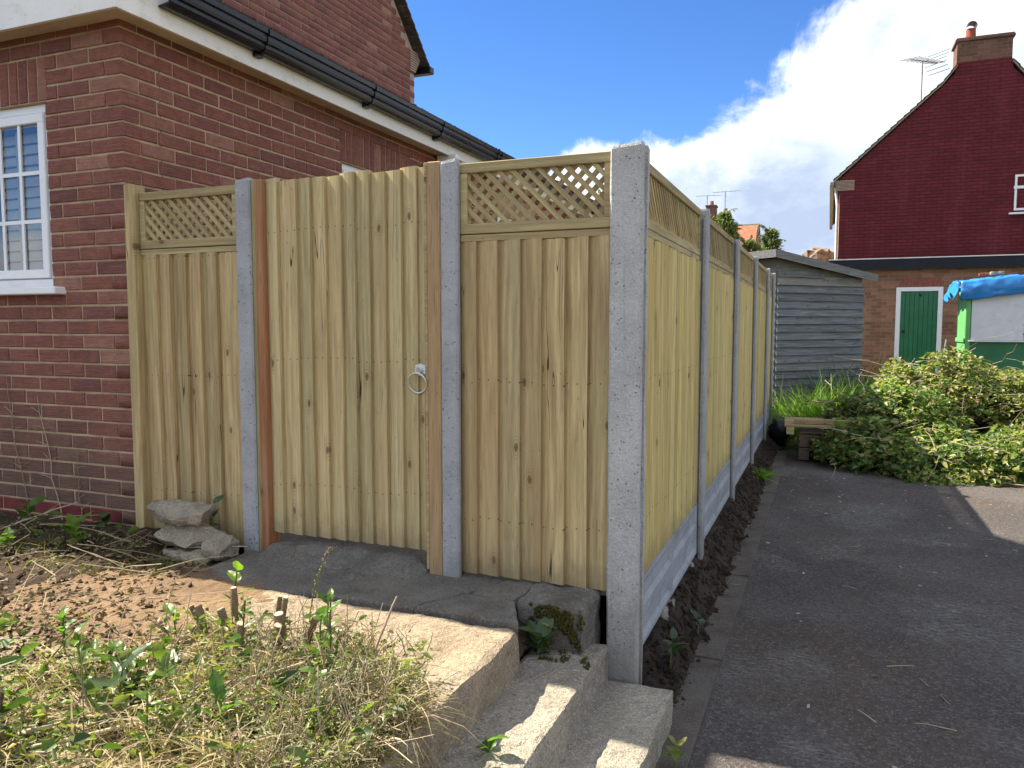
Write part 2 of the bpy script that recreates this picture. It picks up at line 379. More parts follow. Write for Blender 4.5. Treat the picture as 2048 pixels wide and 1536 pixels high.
M['orange'] = mat('orange_batten', m_wood((0.24,0.10,0.045),(0.40,0.20,0.10),(0.33,0.20,0.10), warm=0.1, nails=False))
M['brownpost'] = mat('brown_post', m_wood((0.17,0.085,0.035),(0.33,0.18,0.08),(0.25,0.17,0.08), warm=0.3, nails=False))
M['greenpost'] = mat('green_post', m_wood((0.24,0.22,0.10),(0.40,0.37,0.19),(0.34,0.35,0.17), warm=0.0, nails=False))
M['concrete'] = mat('post_concrete', m_post((0.40,0.41,0.425),(0.32,0.33,0.345), 0.14))
M['corner_concrete'] = mat('corner_post_concrete', m_post((0.49,0.485,0.47),(0.39,0.385,0.375), 0.32))
M['gravel_board'] = mat('gravel_board_concrete', m_conc((0.34,0.36,0.38),(0.26,0.275,0.29), 0.3, 80, 0.25, 0.35, 0.5, 0.005, (0.20,0.19,0.15)))
M['slab'] = mat('old_slab', m_conc((0.35,0.28,0.195),(0.245,0.195,0.135), 0.5, 90, 0.6, 0.65, 1.0, 0.012, (0.15,0.095,0.055)))
M['step'] = mat('step_concrete', m_conc((0.36,0.32,0.25),(0.26,0.23,0.185), 0.5, 120, 0.75, 0.5, 1.0, 0.012, (0.11,0.09,0.06)))
M['flag'] = mat('flagstone', m_conc((0.19,0.175,0.15),(0.12,0.11,0.095), 0.3, 90, 0.6, 0.6, 1.0, 0.010, (0.085,0.065,0.045)))
def f_drive(t):
    P = t.pos
    n = t.noise(P, 1.1, 5, 0.6); agg = t.voro(P, 130); ag2 = t.noise(P, 240, 2, 0.6)
    c = t.mix(t.step(n, 0.38, 0.66), (0.068,0.058,0.054), (0.110,0.096,0.089))
    c = t.mix(t.math('MULTIPLY', t.step(t.noise(t.vmath('ADD', P, (4,2,0)), 0.8, 4, 0.6), 0.48, 0.66), 0.65), c, (0.092,0.066,0.047))
    # brushed, worn pale patches
    ln = t.noise(t.mul(P, (16, 85, 1)), 1.0, 4, 0.7)
    patch = t.step(t.noise(t.vmath('ADD', P, (0.3,7.2,0)), 1.0, 6, 0.66), 0.49, 0.62)
    c = t.mix(t.math('MULTIPLY', t.math('MULTIPLY', patch, t.step(ln, 0.44, 0.64)), 0.75), c, (0.27,0.265,0.255))
    c = t.mix(t.math('MULTIPLY', t.step(agg, 0.34, 0.16), 0.55), c, (0.21,0.195,0.18))
    sp = t.voro(P, 42); c = t.mix(t.math('MULTIPLY', t.step(sp, 0.13, 0.09), 0.7), c, (0.34,0.32,0.28))
    c = t.mix(t.math('MULTIPLY', t.step(t.noise(P, 38, 4, 0.7), 0.52, 0.66), 0.6), c, (0.030,0.026,0.025))
    vc = t.new('ShaderNodeTexVoronoi'); t.l.new(P, vc.inputs['Vector']); vc.inputs['Scale'].default_value = 95
    vs_ = t.new('ShaderNodeSeparateColor'); t.l.new(vc.outputs['Color'], vs_.inputs[0]); st_ = vs_.outputs[0]
    c = t.mix(t.math('MULTIPLY', t.step(st_, 0.70, 1.0), 0.42), c, (0.22,0.20,0.185)); c = t.mix(t.math('MULTIPLY', t.step(st_, 0.34, 0.0), 0.4), c, (0.028,0.024,0.022))
    c = t.mix(t.math('MULTIPLY', t.step(ag2, 0.60, 0.75), 0.4), c, (0.19,0.17,0.155))
    c = t.mix(t.math('MULTIPLY', t.step(ag2, 0.42, 0.28), 0.5), c, (0.02,0.018,0.017))
    moss = t.step(t.noise(t.vmath('ADD', P, (9,1,0)), 1.6, 5, 0.65), 0.60, 0.74)
    c = t.mix(t.math('MULTIPLY', moss, 0.5), c, (0.075,0.062,0.028))
    h = t.math('ADD', t.math('MULTIPLY', ln, 0.6), t.math('ADD', ag2, t.math('MULTIPLY', agg, 0.8)))
    setc(t, c, 0.88, t.bump(h, 0.8, 0.007))
M['drive'] = mat('driveway', f_drive)
M['edging'] = mat('edging_concrete', m_conc((0.125,0.108,0.092),(0.085,0.072,0.060), 0.3, 90, 0.6, 0.9, 0.9, 0.008, (0.055,0.042,0.028)))
def m_soil(c0, c1, c2):
    def fn(t):
        n = t.noise(t.pos, 4, 6, 0.65); f = t.noise(t.pos, 60, 5, 0.7)
        c = t.mix(t.step(n, 0.36, 0.66), c0, c1)
        c = t.mix(t.math('MULTIPLY', t.step(f, 0.54, 0.72), 0.6), c, c2)
        c = t.mix(t.math('MULTIPLY', t.step(t.noise(t.pos, 240, 2), 0.62, 0.74), 0.4), c, tuple(min(1,k*1.6) for k in c2))
        setc(t, c, 0.97, t.bump(t.math('ADD', f, t.math('MULTIPLY', t.noise(t.pos, 170, 3, 0.7), 0.5)), 1.0, 0.014))
    return fn
M['soil'] = mat('dark_soil', m_soil((0.030,0.021,0.015),(0.058,0.041,0.028),(0.11,0.083,0.058)))
M['garden'] = mat('garden_soil', m_soil((0.036,0.023,0.014),(0.080,0.052,0.031),(0.165,0.115,0.07)))
M['packed'] = mat('packed_earth', m_soil((0.20,0.13,0.075),(0.29,0.195,0.115),(0.37,0.265,0.165)))
M['drift'] = mat('dark_packed_earth', m_soil((0.062,0.050,0.038),(0.10,0.082,0.062),(0.15,0.122,0.092)))
M['ground'] = mat('rough_ground', m_soil((0.07,0.065,0.028),(0.12,0.105,0.05),(0.20,0.165,0.09)))
M['upvc'] = mat('white_upvc', m_plain((0.82,0.83,0.84), 0.3, 0.03, 5, 0.02, ((0.45,0.43,0.36), 0.18), 0.5))
M['fascia'] = mat('white_fascia', m_plain((0.80,0.79,0.74), 0.35, 0.04, 5, 0.03, ((0.46,0.40,0.24), 0.5), 0.5))
M['soffit'] = mat('soffit_board', m_plain((0.60,0.50,0.37), 0.6, 0.08, 4, 0.05, ((0.35,0.25,0.15), 0.4)))
M['black'] = mat('black_gutter', m_plain((0.007,0.009,0.013), 0.28, 0.2, 6, 0.02, ((0.04,0.04,0.038), 0.3), 0.35))
M['felt'] = mat('roof_felt', m_plain((0.035,0.035,0.036), 0.9, 0.4, 30, 0.8, ((0.045,0.05,0.018), 0.6)))
M['steel'] = mat('galvanised', lambda t: (setc(t, (0.62,0.64,0.66), 0.32), setattr(t.b.inputs['Metallic'], 'default_value', 0.9)))
def f_glass(t):
    setc(t, (0.9,0.95,1.0), 0.02); t.b.inputs['Transmission Weight'].default_value = 1.0; t.b.inputs['IOR'].default_value = 1.45
def m_pane(tint=(0.02,0.025,0.03), refl=0.9):
    def fn(t):
        gl = t.new('ShaderNodeBsdfGlossy'); gl.inputs['Roughness'].default_value = 0.015; t.put(gl.inputs[0], (0.95,0.97,1.0))
        tr = t.new('ShaderNodeBsdfTransparent'); t.put(tr.inputs[0], (0.86,0.90,0.91))
        fr = t.new('ShaderNodeFresnel'); fr.inputs['IOR'].default_value = 1.6
        ms = t.new('ShaderNodeMixShader'); t.l.new(t.math('ADD', t.math('MULTIPLY', fr.outputs[0], 1.0), 0.07, clamp=True), ms.inputs[0])
        t.l.new(tr.outputs[0], ms.inputs[1]); t.l.new(gl.outputs[0], ms.inputs[2]); t.l.new(ms.outputs[0], t.out.inputs[0])
    return fn
M['glass'] = mat('window_glass', m_pane())
M['dark'] = mat('dark_interior', m_plain((0.02,0.02,0.022), 0.9, 0.1))
M['blind'] = mat('blind_slat', m_plain((0.78,0.77,0.74), 0.5, 0.03, 4, 0.02))
M['rock'] = mat('rubble', m_conc((0.36,0.31,0.235),(0.25,0.215,0.165), 0.5, 60, 0.5, 0.45, 1.0, 0.012, (0.14,0.115,0.075)))
M['moss'] = mat('moss', m_soil((0.05,0.055,0.010),(0.10,0.095,0.018),(0.19,0.165,0.035)))
M['bark'] = mat('bark', m_soil((0.10,0.075,0.045),(0.20,0.15,0.09),(0.32,0.25,0.16)))
M['cut'] = mat('cut_wood', m_plain((0.62,0.50,0.31), 0.8, 0.15, 40, 0.3))
M['twig'] = mat('dry_twig', m_straw([(0,(0.30,0.23,0.14)),(0.35,(0.46,0.37,0.24)),(0.7,(0.20,0.13,0.08)),(1,(0.52,0.44,0.31))], 0.05))
M['straw'] = mat('straw', m_straw([(0,(0.34,0.255,0.145)),(0.3,(0.45,0.355,0.215)),(0.55,(0.25,0.185,0.095)),(0.70,(0.20,0.21,0.075)),(0.86,(0.24,0.25,0.09)),(0.88,(0.40,0.30,0.18)),(1,(0.56,0.47,0.32))], 0.2))
M['weed'] = mat('green_weed', m_leaf([(0,(0.075,0.125,0.022)),(0.35,(0.13,0.19,0.035)),(0.65,(0.20,0.23,0.055)),(0.85,(0.27,0.25,0.09)),(1,(0.33,0.28,0.13))], 0.4))
M['leaf'] = mat('broad_leaf', m_leaf([(0,(0.055,0.125,0.022)),(0.5,(0.085,0.175,0.03)),(1,(0.15,0.25,0.035))], 0.5, 0.35))
M['leaf_dark'] = mat('dark_leaf', m_leaf([(0,(0.030,0.060,0.022)),(0.5,(0.050,0.090,0.035)),(1,(0.085,0.13,0.055))], 0.25, 0.35))
M['bramble'] = mat('bramble_leaf', m_leaf([(0,(0.040,0.085,0.026)),(0.35,(0.085,0.145,0.040)),(0.6,(0.15,0.235,0.055)),(0.85,(0.25,0.31,0.075)),(1,(0.36,0.35,0.14))], 0.4, 0.4))
M['bramble_dry'] = mat('withered_leaf', m_leaf([(0,(0.20,0.16,0.075)),(0.35,(0.31,0.26,0.13)),(0.65,(0.23,0.25,0.075)),(1,(0.42,0.37,0.21))], 0.35, 0.6))
M['grass'] = mat('bright_grass', m_leaf([(0,(0.10,0.20,0.022)),(0.5,(0.15,0.27,0.03)),(1,(0.23,0.33,0.06))], 0.5, 0.4))
M['conifer'] = mat('conifer_spray', m_leaf([(0,(0.09,0.125,0.055)),(0.5,(0.14,0.18,0.08)),(1,(0.22,0.25,0.12))], 0.35, 0.5))
M['redbrick'] = None
def m_courses(c_b, c_m, lw=0.225, lh=0.075, mort=0.010, bump=0.8, var=0.4):
    def fn(t):
        sep = t.new('ShaderNodeSeparateXYZ'); t.l.new(t.pos, sep.inputs[0])
        cmb = t.new('ShaderNodeCombineXYZ'); t.l.new(t.math('ADD', sep.outputs[0], sep.outputs[1]), cmb.inputs[0]); t.l.new(sep.outputs[2], cmb.inputs[1])
        bt = t.new('ShaderNodeTexBrick'); t.l.new(cmb.outputs[0], bt.inputs['Vector'])
        bt.offset = 0.5; bt.inputs['Scale'].default_value = 1.0; bt.inputs['Brick Width'].default_value = lw; bt.inputs['Row Height'].default_value = lh; bt.inputs['Mortar Size'].default_value = mort*0.5
        bt.inputs['Mortar Smooth'].default_value = 0.3; bt.inputs['Bias'].default_value = 0.0
        t.put(bt.inputs['Color1'], tuple(k*(1-var) for k in c_b)); t.put(bt.inputs['Color2'], tuple(min(1,k*(1+var)) for k in c_b)); t.put(bt.inputs['Mortar'], c_m)
        n = t.noise(t.pos, 3, 5, 0.6)
        c = t.mix(t.math('MULTIPLY', t.step(n, 0.4, 0.7), 0.35), bt.outputs['Color'], tuple(k*0.6 for k in c_b))
        st = t.noise(t.mul(t.pos, (2.2,2.2,0.5)), 1.0, 5, 0.65); c = t.mix(t.math('MULTIPLY', t.step(st, 0.48, 0.72), 0.3), c, tuple(min(1,k*1.5+0.015) for k in c_b))
        h = t.math('ADD', t.math('SUBTRACT', 1.0, bt.outputs['Fac']), t.math('MULTIPLY', t.noise(t.pos, 14, 5, 0.65), 0.7))
        setc(t, c, 0.85, t.bump(h, bump, 0.012))
    return fn
M['redpaint'] = mat('painted_brick', m_courses((0.135,0.018,0.022), (0.075,0.012,0.015), var=0.16, bump=1.0, mort=0.014))
M['farbrick'] = mat('far_brick', m_courses((0.26,0.135,0.085), (0.36,0.27,0.17), var=0.35))
M['palebrick'] = mat('pale_brick', m_courses((0.42,0.30,0.20), (0.46,0.38,0.28), var=0.2))
M['stackbrick'] = mat('stack_brick', m_courses((0.17,0.085,0.055), (0.22,0.17,0.12), mort=0.012, var=0.3))
M['tile'] = mat('roof_tile', m_plain((0.105,0.088,0.072), 0.9, 0.4, 9, 0.6, ((0.16,0.15,0.09), 0.4)))
M['redtile'] = mat('red_tile', m_plain((0.34,0.135,0.075), 0.85, 0.3, 6, 0.5))
M['greenpaint'] = mat('green_paint', m_plain((0.016,0.145,0.060), 0.45, 0.12, 5, 0.05, ((0.012,0.09,0.04), 0.3), 0.5))
M['limepaint'] = mat('stall_green_paint', m_plain((0.13,0.40,0.13), 0.5, 0.1, 5, 0.05, ((0.12,0.30,0.10), 0.25)))  # stall green lightened: sun on the left side put into the colour
M['whitepaint'] = mat('white_board', m_plain((0.66,0.68,0.70), 0.55, 0.06, 6, 0.1, ((0.30,0.33,0.32), 0.35)))
M['tarp'] = mat('blue_tarp', m_plain((0.022,0.22,0.60), 0.38, 0.15, 3, 0.2, None, 0.5))
M['shed'] = mat('weathered_board', m_wood((0.085,0.088,0.095),(0.20,0.205,0.215),(0.14,0.145,0.15), knot=(0.05,0.05,0.05), ax='x', warm=0.0))
M['pallet'] = mat('pallet_wood', m_wood((0.26,0.19,0.10),(0.44,0.34,0.19),(0.34,0.27,0.14), ax='x', warm=0.2))
M['pallet_old'] = mat('old_pallet_wood', m_wood((0.09,0.065,0.055),(0.17,0.12,0.10),(0.13,0.10,0.08), ax='x', warm=0.1))
M['metalgrey'] = mat('aerial_metal', m_plain((0.28,0.28,0.29), 0.4, 0.1))
M['brownrender'] = mat('brown_tile', m_plain((0.26,0.18,0.13), 0.85, 0.3, 8, 0.4))

# ------------------------------------------------------------------ the setting: ground, driveway, soil
CX, CY = -3.24, 2.91                        # near corner of the brick extension
struct('ground', heightfield(-400,400,-300,500,41,41, lambda x,y: -0.06), M['ground'])
struct('driveway', heightfield(-0.40,5.2,-4,9.6,3,3, lambda x,y: 0.0), M['drive'])
eb = MB()
for k in range(9):
    y0 = -1.5 + k*1.25
    eb.box(-0.53, -0.4015, y0+0.006, y0+1.244, -0.05, 0.004 + 0.003*((k*7) % 3 - 1), 0.004)
struct('driveway_edging', eb, M['edging'])
def h_strip(x, y):
    k = (x+0.86)/0.36
    k2 = min(1,max(0,(k-0.42)/0.58)); k2 = k2*k2*(3-2*k2)
    nr = 0.45+0.55*min(1,max(0,(y-3.05)/0.6))
    return (0.158*nr if y > 3.0 else 0.02)*(1-k2)+0.004*k2 + 0.020*nr*fbm((x,y,0),7,4) + 0.014*fbm((x,y,3),26,3) - 0.03*max(0,(k-0.9))*10*0.3
struct('soil_strip', heightfield(-0.86,-0.50,2.89,11.6,28,520, h_strip), M['soil'])
def h_garden(x, y):
    h = 0.415 + 0.03*fbm((x,y,0),1.6,3) + 0.016*fbm((x,y,5),7,4) + 0.012*fbm((x,y,9),28,3)
    if x > -2.75: h -= 0.05*min(1,(x+2.75)/0.35)*(1 if y > 1.25 else max(0,(y-0.6)/0.65))
    if x < -2.9 and y > 2.2: h += 0.05*min(1,(y-2.2)/0.5)
    if x > -1.06: h -= 0.9*(x+1.06)
    return h
struct('garden_soil', heightfield(-7.5,-1.0,-3.0,2.90,250,230, h_garden), M['garden'])
def h_packed(x, y):
    d = math.hypot((x+2.45)/0.62, (y-2.2)/0.50)
    return 0.447 - 0.035*d**3 + 0.010*fbm((x,y,2),6,4) + 0.006*fbm((x,y,4),30,3)
struct('packed_earth', heightfield(-3.25,-1.62,1.62,2.80,110,80, h_packed), M['packed'])
struct('yard', heightfield(-3.23,-0.75,3.02,11.6,8,30, lambda x,y: 0.40), M['flag'])
struct('house_ground', heightfield(-12,-3.0,2.88,30,4,4, lambda x,y: 0.30), M['ground'])

# old concrete path at the gate: one big slab, a band of broken flags, a raised end block
path = struct('path', rough_block(-2.62,-0.98,0.55,2.50,-0.02,0.428, 0.026, 0.020, 0.011, 6.0, 1.0, 0.007, 34), M['slab'])
for i, poly in enumerate([
        [(-2.52,2.51),(-1.93,2.51),(-1.80,2.70),(-1.86,2.96),(-2.52,2.98)],
        [(-1.92,2.51),(-1.42,2.51),(-1.30,2.72),(-1.62,2.80),(-1.79,2.70)],
        [(-1.78,2.715),(-1.62,2.815),(-1.56,2.99),(-1.85,2.97)],
        [(-1.60,2.81),(-1.30,2.735),(-1.22,2.98),(-1.55,3.0)],
        [(-1.41,2.51),(-1.00,2.52),(-1.08,2.70),(-1.29,2.71)],
        [(-1.285,2.73),(-1.10,2.715),(-1.07,2.985),(-1.205,2.985)]]):
    b = MB(); n = len(poly); cxp = sum(p[0] for p in poly)/n; cyp = sum(p[1] for p in poly)/n
    ins = [(cxp+(x-cxp)*0.97, cyp+(y-cyp)*0.96) for x,y in poly]
    zt = 0.434 + 0.006*((i*5) % 3)
    # subdivide the outline so that the edge wanders
    def dens(pl):
        o = []
        for a, c in zip(pl, pl[1:]+pl[:1]):
            for k in range(5):
                u = k/5; x = a[0]+(c[0]-a[0])*u; y = a[1]+(c[1]-a[1])*u
                o.append((x+0.012*noise.noise((x*20,y*20,i)), y+0.012*noise.noise((x*20,y*20,i+9))))
        return o
    po, pi_ = dens(poly), dens(ins); N = len(po)
    V = [(x,y,0.30) for x,y in po]+[(x,y,zt-0.012) for x,y in po]+[(x,y,zt+0.004*noise.noise((x*9,y*9,0))) for x,y in pi_]+[(cxp,cyp,zt)]
    F = []
    for r in range(2):
        for k in range(N): F.append((r*N+k, r*N+(k+1)%N, r*N+N+(k+1)%N, r*N+N+k))
    F += [(2*N+k, 2*N+(k+1)%N, 3*N) for k in range(N)]
    link('flagstone', b.add(V,F), M['flag'], path)
endblock = tag(link('concrete_block', rough_block(-1.095,-0.815,2.72,2.99,0.20,0.447,0.018,0.022,0.014,9,4.0,0.006,40), M['flag']),
               'mossy broken concrete block at path end beside tall corner post', 'block')
# moss crusts on the front of the block and on the back of the upper step
mv = []
for k in range(1500):
    if k < 900:
        x = random.uniform(-1.03,-0.82); z = random.uniform(0.27,0.44); y = 2.722-0.004
        if noise.noise((x*22,z*22,3.0)) + (0.25 if z > 0.34 else -0.1) < 0.05: continue
    else:
        x = random.uniform(-1.0,-0.77); y = random.uniform(2.63,2.72); z = 0.268
        if noise.noise((x*20,y*20,8.0)) < 0.0: continue
    r = random.uniform(0.004,0.010)
    mv.append(np.array([x,y,z])+r*(np.array([[-1,0.4,-1],[1,0.4,-1],[0,0.4,1],[0,-1,0.1]])+rng.uniform(-.5,.5,(4,3))))
tag(link('moss', bigmesh('moss', np.array(mv), [(0,1,2),(0,3,1),(1,3,2),(2,3,0)], 4), M['moss']), 'yellow green moss crust on the block face above steps', 'moss', kind='stuff')
STEP_G = 'concrete steps down to the driveway'
tag(link('concrete_step', rough_block(-1.02,-0.755,0.6,2.862,-0.03,0.268,0.020,0.012,0.007,9,2.0,0.005,42), M['step']),
    'upper narrow concrete step running beside the path slab edge', 'step', STEP_G)
tag(link('concrete_step', rough_block(-0.80,-0.505,0.6,2.885,-0.05,0.120,0.020,0.013,0.007,9,3.0,0.005,42), M['step']),
    'lowest concrete step in front of the tall corner post, next to driveway', 'step', STEP_G)

struct('soil_drift', heightfield(-2.46,-1.55,2.62,3.16,90,50, lambda x,y: 0.418+0.085*(lambda q: q*q*(3-2*q))(min(1,max(0,(y-2.66+0.12*fbm((x,y,3),4,3))/0.27)))*min(1,(x+2.46)/0.10,(-1.55-x)/0.10)*(0.8+0.2*fbm((x,y,1),5,3))+0.008*fbm((x,y,6),24,3)), M['flag'])
# ------------------------------------------------------------------ brick house
def brick_geo(l, h, d, c=0.004):
    V = [(0,d,0),(l,d,0),(l,d,h),(0,d,h),(0,c,0),(l,c,0),(l,c,h),(0,c,h),(c,0,c),(l-c,0,c),(l-c,0,h-c),(c,0,h-c)]
    F = [(8,9,10,11),(4,5,9,8),(5,6,10,9),(6,7,11,10),(7,4,8,11),(0,1,5,4),(1,2,6,5),(2,3,7,6),(3,0,4,7)]
    return V, F
BF = brick_geo(1,1,1)[1]
house = thing('brick_house', (CX,CY,0.3), 'red brick house with white fascia and black gutter, left of fence', 'house')
H0 = Vector((CX,CY,0.3))
def hpart(name, mb, m, parent=None):
    """mesh given in world coordinates, stored relative to the house"""
    if isinstance(mb, MB): mb.v = [tuple(Vector(p)-H0) for p in mb.v]
    o = link(name, mb, m, parent or house); return o
def project(p):
    yaw, pit = R(-22.05), R(4.33)
    v = Vector(p)-Vector((0,0,1.5))
    fw = Vector((math.sin(yaw)*math.cos(pit), math.cos(yaw)*math.cos(pit), -math.sin(pit))); rt = Vector((math.cos(yaw),-math.sin(yaw),0)); up = rt.cross(fw)
    d = v.dot(fw)
    return (0.5+v.dot(rt)/d*1560/2048, 0.5-v.dot(up)/d*1560/1536, d) if d > 0.1 else (-9,-9,d)
def courses(u0, u1, zlo, zhi, start, holes, hdr):
    """(u, z, length) of the bricks of a wall face, u growing away from the corner"""
    out = []
    i0 = int(math.floor((zlo-0.40)/0.075)); i1 = int(math.ceil((zhi-0.40)/0.075))
    for i in range(i0, i1):
        z = 0.40+0.075*i+0.005; k = i % 2
        u = u0 if (k == 0) == start else u0+hdr
        if (k == 1) == start and hdr == 0: u = u0-0.1125
        while u < u1:
            a, b = u, min(u+0.215, u1); u += 0.225
            seg = [(a,b)]
            for ha, hb, hz0, hz1 in holes:
                if z+0.03 < hz0 or z+0.03 > hz1: continue
                ns = []
                for s0, s1 in seg:
                    if s1 <= ha or s0 >= hb: ns.append((s0,s1)); continue
                    if s0 < ha-0.02: ns.append((s0, ha))
                    if s1 > hb+0.02: ns.append((hb, s1))
                seg = ns
            out += [(s0, z, s1-s0) for s0, s1 in seg if s1-s0 > 0.025]
    return out
WIN = (-4.97,-3.775,1.70,2.65)                 # front window opening  x0,x1,z0,z1
SW1 = (4.78,5.75,1.45,2.66); SW2 = (7.6,8.7,1.45,2.66)   # side windows  y0,y1
front_holes = [(CX-WIN[1], CX-WIN[0], WIN[2], WIN[3]+0.225)]
side_holes = [(a-CY, b-CY, z0, z1+0.225) for a,b,z0,z1 in (SW1,SW2)] + [(5.83-CY,6.06-CY,2.875,2.95)]
cand = []
for u, z, l in courses(0, 2.7, 0.25, 2.99, True, front_holes, 0.1125): cand.append(('F', u, z, l))
for u, z, l in courses(0, 8.55, 0.40, 2.99, False, side_holes, 0.1125): cand.append(('S', u, z, l))
def score(c):
    f, u, z, l = c
    p = (CX-u-l/2, CY, z+0.035) if f == 'F' else (CX, CY+u+l/2, z+0.035)
    x, y, d = project(p)
    if not (-0.02 < x < 1.02 and -0.02 < y < 1.02): return 0
    if f == 'S' and z < 2.02: return 0
    return l*(1.0 if f == 'F' else 0.75)/d**2
ranked = sorted(cand, key=score, reverse=True)
single = set(ranked[:300])
wall_f = MB(); dm = 0.006
x0, x1 = -6.0, CX-dm
for a, b, z0, z1 in ((x0,WIN[0],0.1,3.05),(WIN[1],x1,0.1,3.05),(WIN[0],WIN[1],0.1,WIN[2]),(WIN[0],WIN[1],WIN[3],3.05)): wall_f.box(a,b,CY+dm,CY+0.24,z0,z1)
wall_front = hpart('wall', wall_f, M['mortar'])
wall_s = MB(); ys = [CY+dm, SW1[0], SW1[1], SW2[0], SW2[1], 11.5]
for a, b in ((ys[0]+0.24,ys[1]),(ys[2],ys[3]),(ys[4],ys[5])): wall_s.box(CX-0.24,CX-dm,a,b,0.1,3.05)
for a, b in ((ys[1],ys[2]),(ys[3],ys[4])): wall_s.box(CX-0.24,CX-dm,a,b,0.1,1.45); wall_s.box(CX-0.24,CX-dm,a,b,2.66,3.05)
wall_s.box(-6.0,CX-0.24,11.26,11.5,0.1,3.05)
wall_side = hpart('wall', wall_s, M['mortar'])
for f, wobj in (('F',wall_front),('S',wall_side)):
    wobj['label'] = 'wall beside the white window' if f == 'F' else 'long side wall below the black gutter'
brick_vars = []
for k in range(6):
    V, F = brick_geo(0.215,0.065,0.1025)
    V = [(x+random.uniform(-.002,.002), y+random.uniform(-.0015,.0025), z+random.uniform(-.0018,.0018)) for x,y,z in V]
    me = MB().add(V,F).mesh('brick'); me.materials.append(M['brick']); brick_vars.append(me)
pl_me = MB().add(*brick_geo(0.215,0.065,0.1025)).mesh('brick'); pl_me.materials.append(M['plinth'])
rest = {'F': [], 'S': []}
BV = np.array(brick_geo(1,1,1,0.0)[0])
for c in cand:
    f, u, z, l = c
    if c in single:
        me = random.choice(brick_vars)
        if f == 'F' and z < 0.54: me = pl_me
        loc = (CX-u-l, CY+random.uniform(-.0015,.0015), z) if f == 'F' else (CX+random.uniform(-.0015,.0015), CY+u, z)
        o = link('brick', me, None, wall_front if f == 'F' else wall_side, Vector(loc)-H0, (0,0,0 if f == 'F' else math.pi/2), (l/0.215,1,1))
    else:
        V = np.array(brick_geo(l,0.065,0.1025)[0]) + rng.uniform(-.0016,.0016,(12,3))
        if f == 'F': V = V + np.array([CX-u-l, CY, z])
        else: V = np.stack([CX-V[:,1], CY+u+V[:,0], z+V[:,2]], 1)
        rest[f].append(V-np.array(H0))
for f in 'FS':
    o = link('brickwork', bigmesh('brickwork', np.array(rest[f]), BF, 12), M['brick'], wall_front if f == 'F' else wall_side); o['kind'] = 'stuff'
# soldier courses over the windows
def soldiers(parent, kind, a, b, z):
    n = int(round((b-a)/0.075)); p = (b-a)/n
    for i in range(n):
        V, F = brick_geo(p-0.010, 0.215, 0.10)
        V = [(x+random.uniform(-.001,.001), y+random.uniform(-.001,.002), zz) for x,y,zz in V]
        loc = (a+i*p+0.005, CY, z+0.005) if kind == 'F' else (CX, a+i*p+0.005, z+0.005)
        link('soldier_brick', MB().add(V,F), M['brick'], parent, Vector(loc)-H0, (0,0,0 if kind == 'F' else math.pi/2))
soldiers(wall_front, 'F', -4.62, WIN[1]+0.02, WIN[3]); soldiers(wall_side, 'S', SW1[0]-0.02, SW1[1]+0.02, SW1[3])
def airbrick(parent, loc, rz):
    b = MB(); b.box(0,0.215,0.012,0.09,0,0.065)
    for i in range(10): b.box(i*0.0235,i*0.0235+0.0055,0,0.012,0,0.065)
    for j in range(4): b.box(0,0.215,0.001,0.012,j*0.0195,j*0.0195+0.006)
    link('air_brick', b, M['terracotta'], parent, Vector(loc)-H0, (0,0,rz))
airbrick(wall_side, (CX,5.84,2.88), math.pi/2)
airbrick(wall_front, (-4.40,CY-0.004,2.882), 0)

